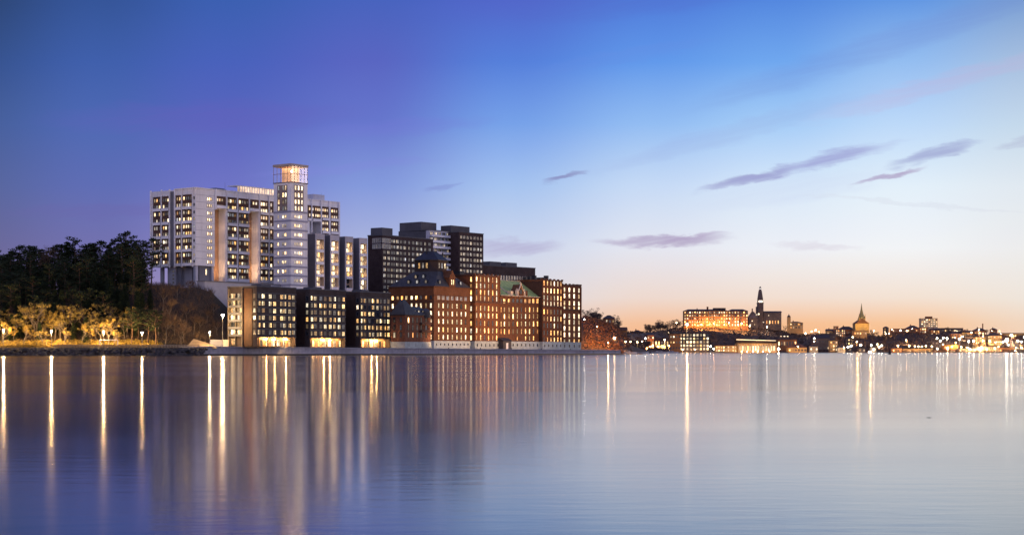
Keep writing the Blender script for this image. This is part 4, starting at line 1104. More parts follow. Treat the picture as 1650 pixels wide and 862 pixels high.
# white goal like frame
r = empty('goal_frame', at(175, 640.5, z=3.05), label='white tubular goal frame on the shore below the golden trees', cat='goal frame')
g = MB(); w2 = 3.55
g.tube([(-w2,0,0),(-w2,0,2.9)], [.13]*2); g.tube([(w2,0,0),(w2,0,2.9)], [.13]*2); g.tube([(-w2,0,2.9),(w2,0,2.9)], [.14]*2)
g.build('front_frame', whitep, r)
g = MB(); g.tube([(-w2,0,2.9),(-w2+1.0,1.6,0)], [.08]*2); g.tube([(w2,0,2.9),(w2-1.,1.6,0)], [.08]*2); g.tube([(-w2+1,1.6,.05),(w2-1,1.6,.05)], [.08]*2); g.build('rear_stay', whitep, r)
# lit gravel slope and steps by the tall lamp
def street_lamp(name, label, px, Y, zb, py, head_r, gm, group, watts, col):
    H = CH+(HY-py)*Y/F-zb; p = at(px, Y, z=zb)
    r = empty(name, p, label=label, cat='street lamp', group=group)
    MB().tube([(0,0,0),(0,0,.8),(0,0,H-.2)], [.16,.10,.06], 8).build('pole', metal, r)
    MB().lathe([(.30,0),(.34,.1),(.22,.42),(.05,.5)], 10, (0,0,H+.15)).build('lamp_shade', slate2, r)
    MB().lathe([(.04,-head_r),(head_r*.7,-head_r*.7),(head_r,0),(head_r*.7,head_r*.5),(.1,head_r*.6)], 10, (0,0,H)).build('bulb', gm, r, smooth=True)
    if watts:
        l = bpy.data.lights.new('lamp_spot', 'SPOT'); l.energy = watts*1.35; l.color = col; l.spot_size = R(165); l.spot_blend = .5; l.shadow_soft_size = .2
        o = bpy.data.objects.new('lamp_spot', l); COL.objects.link(o); o.parent = r; o.location = (0, .35, H-head_r-.3); o.rotation_euler = (Vector((0,-1,-.15))).to_track_quat('Z','Y').to_euler()
        l = bpy.data.lights.new('lamp_light', 'POINT'); l.energy = watts*.35; l.color = col; l.shadow_soft_size = .15
        o = bpy.data.objects.new('lamp_light', l); COL.objects.link(o); o.parent = r; o.location = (0, -.3, H-head_r-.5)
    return r
wc = (1,.62,.25)
GL_ = 'street lamps along the shore path'
street_lamp('street_lamp', 'short street lamp at the far left end of the shore path', 6, 641.2, 3.0, 531, .34, LAMPW, GL_, 15000, wc)
street_lamp('street_lamp', 'short street lamp before the golden thicket, next left of the goal frame', 83, 641.2, 3.0, 533, .36, LAMPW, GL_, 19000, wc)
street_lamp('street_lamp', 'short street lamp standing directly over the white goal frame', 167, 641.5, 3.0, 534, .36, LAMPW, GL_, 19000, wc)
street_lamp('street_lamp', 'short street lamp among the slim bare trunked pines', 229, 641.2, 3.0, 535.5, .34, LAMPW, GL_, 7000, wc)
street_lamp('street_lamp', 'short street lamp at the foot of the lit gravel slope', 338, 644, 3.2, 535, .34, LAMPC, GL_, 7000, wc)
street_lamp('street_lamp', 'tall bright street lamp beside the rust panelled block end', 358.7, 646, 3.4, 507.5, .48, LAMPC, '', 12000, wc)
struct(MB().loft([[at(296,646,z=2.9)[:],at(350,643,z=2.9)[:],at(352,652,z=2.9)[:],at(306,662,z=2.9)[:]],[at(300,647,z=3.25)[:],at(348,644,z=3.25)[:],at(338,652,z=4.6)[:],at(312,660,z=6.6)[:]]]).build('gravel_ground', mat('pale_gravel', (.34,.25,.14), .95, .3, .4, bump=.5)))
B = Bld('garden_wall', 'low grey wall with a pale shed end beside the tall lamp', 'wall', 339, 650, 20, 3.2)
B.part('wall', MB().box(0, 4.8, 0, .5, 0, 2.9), grey); B.part('shed', MB().box(4.9, 6.9, -1, 2, 0, 2.9), mat('pale_shed', (.6,.5,.4), .7, .2)); B.finish()
# young lit trees planted at the foot of the blocks
for px, Y in ((505, 690),(515,694),(498,689)):
    plant(leafies[1], (px-CX)/F*Y, Y, 3.2, .42, label='small bushy tree by the lobby of the middle dark block', group='small trees by the middle lobby')
# quay lamps and bollard on the embankment
for px, t, lab in ((558, .40, 'slim pale marker post on the quay before the middle dark block'),):
    p = Vector(qp(.352, 1.0, quay_top(.352))); r = empty('marker_post', p, label=lab, cat='post'); MB().tube([(0,0,-2.2),(0,0,1.0)], [.09,.07]).build('pole', whitep, r); MB().box(-.16,.16,-.1,.1,1.0,1.3).build('sign_plate', whitep, r)

# ------------------------------------------------------------------ the slope behind the mill and the far shore
def fground(px, Y):
    # slope right behind the mill (Y 930-1150), falling to the right
    a = interp(px, [900,941,965,990,1005,1018,1040,1100], [24,21,19,15.5,10.5,6,2.6,2.2])*ss((Y-905)/60)*ss((Y-interp(px,[900,1001,1016,1022,1060,1100],[880,905,1000,1200,1500,2060]))/50)
    if px > 1100: a = 0
    crest = interp(px, [940,1000,1040,1080,1110,1150,1205,1250,1290,1330,1380,1420,1450,1500,1560,1610,1660,1760], [26,24,27,33,36,39,37,33,27,26,27,25,28,31,28,26,25,24])
    st = interp(px, [940,1000,1050,1100,1300,1800], [1300,1500,1850,2080,2120,2180])
    b = (crest-3.)*ss((Y-st-30)/interp(px,[1000,1100,1300],[350,200,230]))
    base = 2.6*ss((Y-st)/12)-1.5
    if px < 1100: 
        st2 = interp(px, [900,1001,1016,1022,1060,1100],[880,905,1000,1200,1500,2060]); base = 2.2*ss((Y-st2)/10)-1.5 if px > 1001 else 1.2
    return max(base, base+b if Y > st else base, a if a > 2.3 else base)+mnoise.fractal(Vector((px*.05, Y*.012, 0)), 1., 2., 4)*(1.6 if Y > st+60 else .3)*(1 if base > .8 else 0)
fs = mat('far_shore_soil', (.075,.048,.036), .95, .4, .03, col2=(.04,.028,.024))
mb = MB(); pxs = [900+i*4.5 for i in range(215)]; yss = [880+i*12 for i in range(60)]+[1600+i*18 for i in range(50)]+[2500+i*60 for i in range(14)]
for Y in yss:
    for p in pxs: mb.v.append(((p-CX)/F*Y, Y, fground(p, Y)))
for j in range(len(yss)-1):
    for i in range(len(pxs)-1):
        a = j*len(pxs)+i; mb.f.append((a, a+1, a+len(pxs)+1, a+len(pxs))); mb.mi.append(0)
struct(mb.build('far_shore', fs, smooth=True))

fm = {
 'brick': mat('far_brick', (.30,.12,.055), .85, .3, .08), 'ochre': mat('far_ochre', (.46,.28,.12), .85, .25, .08), 'cream': mat('far_cream', (.52,.42,.30), .85, .2, .08),
 'dark': mat('far_dark', (.06,.045,.05), .85, .3, .08), 'grey': mat('far_grey', (.13,.095,.085), .85, .25, .08), 'orange': mat('far_orange', (.46,.20,.07), .85, .25, .08), 'roof': mat('far_roof', (.05,.042,.048), .8, .3, .1), 'rust': mat('far_rust_roof', (.14,.06,.035), .8, .3, .1)}
def house(label, pL, pR, pyT, pyB, Y, wall, roof='hip', rows=3, cols=6, lit=.6, gm=None, yaw=0., dep=None, roofm='roof', name='town_house', cat='house', ww=None, wh=None, rh=None, group=None, sink=6.):
    """body faces the water; pyT is the eave row, pyB the ground row"""
    x0, x1 = at(pL, Y).x, at(pR, Y).x; Wd = x1-x0; zb = CH+(HY-pyB)*Y/F; H = (pyB-pyT)*Y/F
    r = empty(name, (x0, Y, zb), R(yaw), label=label, cat=cat, group=group); dep = dep or min(16, Wd*.8)
    MB().box(0, Wd, 0, dep, -sink, H).build('wall', fm[wall], r)
    rh = rh if rh is not None else min(5, max(2, min(Wd, dep)*.3)); e = .5
    if roof == 'hip': k = min(Wd, dep)*.45; rr = MB().loft([rectring(-e, Wd+e, -e, dep+e, H+.02), rectring(k, max(k+.2, Wd-k), dep/2-.1, dep/2+.1, H+rh)])
    elif roof == 'gable': rr = MB().loft([[(-e,-e,H+.02),(-e,dep+e,H+.02),(-e,dep/2,H+rh)],[(Wd+e,-e,H+.02),(Wd+e,dep+e,H+.02),(Wd+e,dep/2,H+rh)]])
    elif roof == 'front': rr = MB().loft([[(-e,-e,H+.02),(Wd+e,-e,H+.02),(Wd/2,-e,H+rh)],[(-e,dep+e,H+.02),(Wd+e,dep+e,H+.02),(Wd/2,dep+e,H+rh)]])
    else: rr = MB().box(-e*.5, Wd+e*.5, -e*.5, dep+e*.5, H+.02, H+.6)
    ro = rr.build('roof', fm[roofm], r)
    if roof in ('hip','gable') and Wd > 9: MB().box(Wd*.3, Wd*.3+1.2, dep*.4, dep*.4+1.2, H+rh*.4, H+rh+1.4).build('chimney', fm['rust'], ro)
    ww = ww or min(2.2, Wd/cols*.5); wh = wh or min(2.2, H/rows*.55)
    for j in range(rows):
        for i in range(cols):
            g = random.choice(gm or [WARM, AMB, CREAM]) if random.random() < lit else DIM
            o = bpy.data.objects.new('window', window_mesh(round(ww,1), round(wh,1), g, fm['dark'], 1)); COL.objects.link(o); o.parent = r
            o.location = (Wd*(i+.5)/cols, -.02, H*(j+.5)/rows)
    return r
random.seed(23)
# --- houses on and below the slope behind the mill
house('tall narrow brick house highest on the slope right of the mill', 975, 991, 513, 548, 1010, 'brick', 'hip', 4, 3, .25, yaw=12)
house('low ochre house half hidden by trees below the tall narrow brick house', 989, 1010, 532, 545, 1060, 'orange', 'gable', 1, 4, .3, roofm='rust')
house('long low orange lit wall building at the foot of the slope by the quay end', 985, 1015, 551, 564.5, 1030, 'orange', 'flat', 1, 6, .5)
house('small cream pavilion at the right end of the quay', 1003, 1013, 556, 565, 1012, 'ochre', 'hip', 1, 2, .8)
house('narrow dark red house with glowing windows between the lamp lit tree and long shed', 1043, 1054, 540, 563, 1900, 'brick', 'gable', 3, 3, .8)
house('long dark roofed hall with vertical light strips before the orange street', 1055, 1078, 545, 563, 1960, 'dark', 'flat', 1, 5, .9, wh=6)
house('orange lit warehouse left of the grid windowed block', 1079, 1097, 538, 565, 2040, 'orange', 'flat', 3, 4, .4)
house('long flat grey deck building on the ridge above the orange warehouse', 1062, 1098, 534, 538, 2180, 'grey', 'flat', 1, 8, .2)
house('low bright kiosk hut by the water under the orange street', 1058, 1072, 556, 560, 1900, 'cream', 'flat', 1, 3, 1, gm=[CREAM])
# --- grid windowed block
house('square block with a glass top storey and grid of bright windows at the far waterfront', 1094, 1143, 537, 565, 2110, 'dark', 'flat', 5, 9, .85, gm=[WARM, CREAM], wh=2.8, ww=2.6, name='office_block', cat='office block')
# --- big apartment house on the cliff: stepped parts
r = house('huge brick apartment house crowning the far cliff with many balconies', 1102, 1173, 501, 526, 2290, 'orange', 'hip', 5, 18, .8, gm=[AMB, WARM, CREAM], name='apartment_house', cat='apartment house', dep=14, rh=2.5, sink=10)
x9 = at(1173, 2290).x-at(1102, 2290).x; H9 = 25*2290/F
MB().box(x9+.05, x9+27, -2, 14, -10, H9).build('wing_wall', fm['brick'], r); MB().loft([rectring(x9-.3, x9+27.5, -2.5, 14.5, H9+.02), rectring(x9+6, x9+21, 5.9, 6.1, H9+2.6)]).build('wing_roof', fm['roof'], r)
for j in range(5):
    for i in range(7):
        o = bpy.data.objects.new('window', window_mesh(1.8, 2.4, random.choice([AMB, WARM, CREAM, DIM]), fm['dark'], 1)); COL.objects.link(o); o.parent = r; o.location = (x9+2+i*3.9, -2.02, H9*(j+.5)/5)
for i in range(6):
    for j in range(5):
        MB().box(4+i*10.2, 7+i*10.2, -1.4, -.03, H9*(j+.18)/5, H9*(j+.42)/5).build('balcony', fm['cream'], r)
MB().box(x9*.53, x9*.53+2.2, 5, 8, H9+1.5, H9+6).build('chimney', fm['rust'], r)
MB().box(x9*.68, x9*.95, 1, 13, H9+.7, H9+4.2).build('attic', fm['roof'], r)
# --- church with spire tower (dark) on the cliff
r = empty('church', at(1207, 2330, 528), label='dark church with a tall clock tower and lit belfry on the far cliff', cat='church')
Y = 2330; u = Y/F
def bx(a, b, d0, d1, t, bt): x0 = (a-1207)*u; x1 = (b-1207)*u; return x0, x1, d0, d1, (528-bt)*u, (528-t)*u
MB().box(*bx(1231.5, 1259.5, 2, 20, 503, 532)).build('nave_wall', fm['grey'], r)
x0, x1, _, _, z0, z1 = bx(1231.5, 1259.5, 2, 20, 503, 532)
MB().loft([[(x0,1.5,z1),(x0,20.5,z1),(x0,11,z1+1.8)],[(x1+1,1.5,z1),(x1+1,20.5,z1),(x1+1,11,z1+1.8)]]).build('nave_roof', fm['roof'], r)
MB().box(*bx(1207, 1222, 0, 14, 512, 532)).loft([[( -1*u,-.5,16*u),(15*u,-.5,16*u),(15*u,14,16*u),(-1*u,14,16*u)],[(5*u,6,26*u),(9*u,6,26*u),(9*u,7,26*u),(5*u,7,26*u)]]).build('front_gable', fm['grey'], r)
for a in (1212, 1218.5): MB().box(*bx(a, a+1.6, 3, 5, 494 if a > 1215 else 497, 514)).build('pinnacle', fm['grey'], r)
xc = (1226-1207)*u
def sq(w, z, c=0): return [(xc-w+c,3.5-w+3,z),(xc+w-c,3.5-w+3,z),(xc+w,3.5-w+3+c,z),(xc+w,3.5+w+3-c,z),(xc+w-c,3.5+w+3,z),(xc-w+c,3.5+w+3,z),(xc-w,3.5+w+3-c,z),(xc-w,3.5-w+3+c,z)]
def zz(py): return (528-py)*u
tw = MB().loft([sq(4.1,zz(532),.3), sq(4.1,zz(489),.3)]); tw.loft([sq(4.5,zz(489),.3), sq(4.5,zz(487.6),.3)]); tw.build('tower_wall', fm['grey'], r)
MB().loft([sq(3.6,zz(487.6),.8), sq(3.6,zz(480),.8)]).build('belfry', fm['grey'], r)
MB().box(xc-2.6, xc+2.6, 2.75, 2.88, zz(487), zz(484)).build('belfry_opening', lamp_mat('belfry_glow', (1,.85,.62), 2.5), r)
MB().loft([sq(3.5,zz(480),1.4), sq(2.2,zz(468.5),.9), sq(1.5,zz(467),.6), sq(1.5,zz(465.4),.6)]).build('spire', fm['grey'], r)
MB().loft([sq(1.0,zz(465.4),.4), sq(1.0,zz(464.3),.4)]).build('lantern', lamp_mat('spire_lantern', (1,.95,.9), 1.2), r)
MB().loft([sq(1.5,zz(464.3),.6), sq(1.2,zz(462.7),.5), sq(.15,zz(461),.05)]).build('spire_cap', fm['roof'], r)
for px, py, s in ((1219,507,2.4),(1222.5,506,2.2),(1239,508,1.6),(1212,517,1.5),(1230.5,519,1.4),(1209,523,1.4),(1216,523,1.2)):
    o = bpy.data.objects.new('window', window_mesh(s, s, CREAM, fm['dark'], 1)); COL.objects.link(o); o.parent = r; o.location = ((px-1207)*u, -.05 if px < 1223 else (1.95 if px > 1231 else 2.3), zz(py))
for k in range(5):
    o = bpy.data.objects.new('window', window_mesh(1.4, 4.5, AMB, fm['dark'], 1)); COL.objects.link(o); o.parent = r; o.location = ((1236+k*4.6-1207)*u, 1.95, zz(519))
# --- tower house right of the church
r = house('ochre villa with a slim round capped stair tower right of the church', 1272, 1294, 520, 530, 2330, 'ochre', 'hip', 2, 5, .3, rh=1.8)
MB().box(-2.6, 1.6, -1, 4, -8, 16.5).build('stair_tower', fm['ochre'], r); MB().lathe([(2.5,0),(2.2,1.3),(1.0,2.6),(.4,3),(.4,4.4),(.05,4.8)], 8, (-.5,1.5,16.5)).build('tower_cap', fm['roof'], r)
# --- long glowing terminal
r = house('long low terminal hall with a glowing columned front at the water', 1188, 1252, 553, 567, 2115, 'ochre', 'flat', 1, 1, 0, name='terminal_hall', cat='terminal', ww=1., wh=1., dep=22)
hall_w = at(1252,2115).x-at(1188,2115).x; hh_ = 14*2115/F
for k in range(15):
    MB().box(2+k*(hall_w-4)/14-.45, 2+k*(hall_w-4)/14+.45, -1.4, -.1, 0, hh_-1.2).build('column', fm['cream'], r)
    if k < 14:
        o = bpy.data.objects.new('window', window_mesh(1.8, 6.4, random.choice([CREAM, WARM]), fm['dark'], 1)); COL.objects.link(o); o.parent = r; o.location = (2+(k+.5)*(hall_w-4)/14, -.03, hh_*.42)
MB().loft([[(0,2,hh_+.6),(hall_w,2,hh_+.6),(hall_w,20,hh_+.6),(0,20,hh_+.6)],[(-2,1,hh_+5.0),(hall_w+2,1,hh_+3.8),(hall_w+2,20,hh_+3.8),(-2,20,hh_+5.0)]]).build('canopy_roof', fm['dark'], r)
MB().loft([[(-1,.2,hh_+4.2),(hall_w*.97,.2,hh_+3.0),(hall_w*.97,.9,hh_+3.0),(-1,.9,hh_+4.2)],[(-1,.2,hh_+5.2),(hall_w*.97,.2,hh_+3.7),(hall_w*.97,.9,hh_+3.7),(-1,.9,hh_+5.2)]]).build('light_strip', lamp_mat('strip_glow', (1,.78,.45), 1.3), r)
house('low lit harbour building left of the glowing terminal hall', 1153, 1187, 557, 567, 2112, 'ochre', 'flat', 2, 9, .8, gm=[CREAM, AMB], roofm='rust')
house('red brick warehouse with tall arched windows behind the terminal end', 1253, 1284, 547, 560, 2160, 'brick', 'flat', 1, 7, .6, wh=5, roofm='dark')
house('long pale shed roof with a lit strip above the red warehouse', 1256, 1272, 540.5, 543, 2200, 'grey', 'flat', 1, 3, 1, gm=[CREAM])
house('ochre quay house right of the red brick warehouse', 1270, 1300, 560, 568, 2125, 'ochre', 'hip', 1, 6, .7, roofm='rust')
# --- middle distance town, a table: label, pxL, pxR, eave, base, Y, wall, roof, rows, cols, lit
T = [
 ('bright ochre house at the waterline left of the grey barn roofed hall', 1305, 1318, 558, 567, 2125, 'cream','hip',1,3,.9),
 ('big grey barn roofed hall with a row of lit windows on the shore', 1310, 1337, 545, 566, 2170, 'grey','gable',2,6,.25),
 ('wide dark house with a thin lit window band behind the barn roofed hall', 1318, 1346, 538, 548, 2260, 'dark','flat',1,6,.5),
 ('yellow lit gabled house against the grey hall end', 1337, 1350, 549, 566, 2140, 'ochre','front',3,3,.7),
 ('cream waterfront house with sloping lit wall right of the yellow gable', 1350, 1362, 560, 567, 2130, 'cream','gable',1,4,.8),
 ('pale block with a grid of bright windows below the domed church', 1347, 1362, 531, 546, 2330, 'grey','flat',4,5,.9),
 ('narrow tower like stair house with a flat cap beside the bright window block', 1344, 1351, 526, 536, 2420, 'brick','flat',2,2,.2),
 ('long brown roofed house on the skyline left of the spired church', 1352, 1378, 531, 540, 2450, 'brick','hip',1,6,.2),
 ('small gabled house on the skyline beside the narrow stair house', 1332, 1345, 533, 540, 2440, 'ochre','gable',1,3,.3),
 ('yellow flood lit terrace building under the spired church', 1376, 1397, 533, 541, 2320, 'ochre','flat',1,5,1.),
 ('dark house with two lit windows on the slope below the yellow terrace', 1362, 1374, 545, 556, 2220, 'dark','hip',2,3,.6),
 ('pale shed by the water below the lamp row', 1384, 1394, 562, 567, 2130, 'grey','flat',1,3,.6),
 ('small white boathouse between the waterside lamps', 1403, 1412, 560, 567, 2130, 'cream','front',1,2,1.),
 ('dark house with steep pointed roof on the skyline right of the spired church', 1424, 1432, 528, 537, 2450, 'dark','hip',2,2,.2),
 ('row house with bright windows on the skyline, just right of the steep pointed roof', 1438, 1462, 530, 536, 2430, 'brick','flat',1,7,.7),
 ('second skyline row house with warm windows, before the pale tower block', 1462, 1482, 529, 536, 2430, 'brick','hip',1,6,.6),
 ('long yellow waterfront building below the lamps, dark cars before it', 1455, 1503, 562, 569, 2180, 'ochre','flat',1,14,.8),
 ('orange lit quay house left of the long yellow waterfront building', 1438, 1453, 561, 568, 2150, 'orange','hip',1,4,.5),
 ('pink balconied house on the slope under the pale tower block', 1482, 1496, 528, 537, 2360, 'brick','flat',2,4,.6),
 ('orange gabled house on the slope right below the pale tower block', 1500, 1514, 532, 540, 2360, 'orange','gable',2,4,.5),
 ('long dark flat roofed school on the skyline right of the pale tower block', 1514, 1552, 529, 536, 2450, 'dark','flat',1,10,.3),
 ('rust roofed house on the wooded slope among white lamps', 1533, 1550, 538, 546, 2330, 'brick','hip',2,4,.4),
 ('ochre house behind the paired white lamps', 1551, 1566, 536, 543, 2370, 'ochre','gable',1,4,.5),
 ('orange flood lit shed at the foot of the wooded slope', 1521, 1545, 556, 563, 2200, 'orange','flat',1,6,.6),
 ('long white lit ferry terminal shed at the water', 1546, 1572, 562, 568, 2170, 'cream','flat',1,8,1.),
 ('low brown quay shed left of the white lit ferry shed', 1505, 1545, 564, 569, 2170, 'rustw','flat',1,8,.2),
 ('brown house low on the skyline below the tall chimney', 1570, 1590, 533, 541, 2440, 'brick','hip',1,5,.4),
 ('tall ochre apartment house among the yellow lights', 1572, 1588, 543, 558, 2260, 'ochre','flat',4,5,.7),
 ('wide ochre apartment house, rightmost of the yellow lit group on the slope', 1592, 1614, 541, 557, 2280, 'ochre','hip',4,7,.7),
 ('low bright terraced quay building under the yellow lit group', 1572, 1610, 559, 568, 2180, 'cream','flat',2,12,.8),
 ('large orange brick warehouse near the right edge of the water front', 1610, 1632, 560, 569, 2180, 'orange','flat',1,5,.2),
 ('grey block with rows of white windows at the right edge', 1632, 1660, 549, 569, 2200, 'grey','flat',4,8,.7),
 ('flat domed hall on the skyline near the right edge', 1597, 1607, 531, 536, 2480, 'brick','hip',1,3,.1),
 ('long dark roofed hall on the skyline at the right edge', 1612, 1664, 537, 545, 2440, 'ochre','flat',1,12,.6),
 ('small dark villa on the wooded ridge left of the cliff apartments', 1020, 1034, 535, 544, 2100, 'dark','hip',2,3,.5),
]
fm['rustw'] = fm['rust']
for t in T:
    house(t[0], *t[1:9], t[9], t[10])
# --- spired church glowing amber
Y = 2420; u = Y/F; r = empty('church', at(1390, Y, 541), label='amber lit church with a needle spire and twin gables', cat='church')
am = mat('amber_stone', (.38,.25,.10), .8, .25, .2)
def sq2(w, z): return [(-w,8-w,z),(w,8-w,z),(w,8+w,z),(-w,8+w,z)]
def oc(w, z): return [(w*cos(pi/8+pi/4*k), 8+w*sin(pi/8+pi/4*k), z) for k in range(8)]
MB().box(-10, 10, 3, 22, -8, (541-521)*u).build('nave_wall', am, r)
MB().loft([[(-10.5,2.5,20*u),(10.5,2.5,20*u),(0,2.5,20*u+7)],[(-10.5,22,20*u),(10.5,22,20*u),(0,22,20*u+7)]]).build('nave_roof', fm['rust'], r)
MB().loft([sq2(4.6,-6), sq2(4.6,(541-513)*u)]).build('tower_wall', am, r)
MB().loft([oc(4.9,(541-513)*u), oc(4.4,(541-510)*u), oc(2.6,(541-505)*u), oc(1.3,(541-499)*u), oc(.1,(541-488)*u)]).build('spire', mat('verdigris', (.22,.20,.10), .7, .2), r)
for s_ in (-1, 1):
    MB().loft([[(s_*4.2-.8,3.2,28*u-1),(s_*4.2+.8,3.2,28*u-1),(s_*4.2+.8,4.8,28*u-1),(s_*4.2-.8,4.8,28*u-1)],[(s_*4.2-.1,3.9,28*u+7),(s_*4.2+.1,3.9,28*u+7),(s_*4.2+.1,4.1,28*u+7),(s_*4.2-.1,4.1,28*u+7)]]).build('pinnacle', am, r)
for i, (x, z) in enumerate(((0,24*u),(-6,6*u),(0,10*u),(6,6*u))):
    o = bpy.data.objects.new('window', window_mesh(1.8, 4, AMB, fm['dark'], 1)); COL.objects.link(o); o.parent = r; o.location = (x, 2.9 if i else 3.35, z)
for x in (-9, 9):
    l = bpy.data.lights.new('church_light', 'POINT'); l.energy = 9000; l.color = (1,.62,.2); l.shadow_soft_size = .5; o = bpy.data.objects.new('church_light', l); COL.objects.link(o); o.parent = r; o.location = (x, -9, 15)
# --- pale tower block and chimney
r = house('pale stepped tower block high above the right wooded hill', 1484, 1511, 513.5, 527, 2460, 'cream', 'flat', 4, 7, .8, gm=[CREAM, WARM], name='tower_block', cat='tower block', dep=12)
MB().box(8, 17, 1, 9, 13.5*2460/F+.6, 13.5*2460/F+3.4).build('roof_plant', fm['rust'], r)
r = empty('chimney_stack', at(1583.5, 2450, 536), label='tall dark factory chimney on the skyline', cat='chimney'); MB().lathe([(1.0,-6),(.95,0),(.8,12.5),(.95,12.8),(.95,13.4)], 10).build('shaft', fm['rust'], r)
# --- far trees
def fproto(h, seed, bare):
    random.seed(seed); t = MB().tube([(0,0,-1),(0,0,h*.5),(.3,0,h*.75)], [.35,.22,.08], 5); c = MB()
    for _ in range(16):
        a = random.uniform(0,6.28); rr = h*.30*random.random()**.5; z = h*(.42+.5*random.random()); leafball(c, (rr*cos(a), rr*sin(a), z), h*.13, 16 if bare else 30, h*.032, 0, .8)
    for _ in range(10):
        a = random.uniform(0,6.28); c.tube([(0,0,h*.35),(h*.3*cos(a),h*.3*sin(a),h*(.7+.3*random.random()))], [.12,.03], 3)
    r = empty('shore_tree', (0,0,-500), label='dusky tree on the far shore', cat='tree'); t.build('trunk', barkd, r); c.build('crown', fartree, r); return r
fps = [fproto(12, 51, 0), fproto(10, 52, 1), fproto(14, 53, 1), fproto(11, 54, 0)]
for p in fps: BASEL[p.name] = 'dusky rounded tree on the far wooded ridge'; BASEG[p.name] = 'trees on the far wooded ridge'
random.seed(61)
for i in range(42):
    px = random.uniform(940, 1050); Y = random.uniform(960, 1120) if px < 1000 else random.uniform(1560, 1800); x = (px-CX)/F*Y
    if px < 1000 and 972 < px < 994 and Y < 1015: Y = 1060; x = (px-CX)/F*Y
    plant(random.choice(fps), x, Y, fground(px, Y)-.4, random.uniform(.4,.75) if px < 1000 else random.uniform(.7,1.1), label='dark tree on the slope right behind the mill end' if px < 1000 else 'dusky tree in the dip between mill slope and far cliff', group='trees on the slope behind the mill' if px < 1000 else 'trees in the dip of the far shore')
for i in range(50):
    px = random.uniform(1040, 1102); Y = random.uniform(2120, 2320); x = (px-CX)/F*Y
    plant(random.choice(fps), x, Y, fground(px, Y)-.4, random.uniform(.75,1.2), label='dusky tree on the ridge left of the huge cliff apartment house')
for i in range(150):
    px = random.uniform(1100, 1670); Y = random.uniform(2180, 2420); x = (px-CX)/F*Y
    plant(random.choice(fps), x, Y, fground(px, Y)-.4, random.uniform(.45,.85), label='dusky rounded tree '+('on the cliff under the huge apartment house' if px < 1205 else 'between the dark church and the barn roofed hall' if px < 1340 else 'on the slope under the needle spired church' if px < 1440 else 'on the wooded slope before the pale tower block' if px < 1530 else 'on the slope below the tall chimney'))
# dense far-off scrub on the cliff
random.seed(8); mb = MB()
for _ in range(9000):
    px = random.uniform(1000, 1670); Y = random.uniform(2140, 2400) if px > 1080 else random.uniform(1560, 2200); leafball(mb, ((px-CX)/F*Y, Y, fground(px, Y)+1.2), 2.2, 3, 1.0, 0, .7)
tag(mb.build('cliff_scrub', fartree), 'dense dusky scrub covering the far cliff and slopes', 'scrub', kind='stuff')
mb = MB()
for _ in range(4200):
    px = random.uniform(941, 1035); Y = random.uniform(915, 1060); leafball(mb, ((px-CX)/F*Y, Y, fground(px, Y)+.6), 1.3, 4, .5, 0, .8)
tag(mb.build('slope_scrub', leaf('russet_leaves', (.30,.14,.07), (.18,.08,.045))), 'russet scrub covering the slope right behind the mill end', 'scrub', kind='stuff')
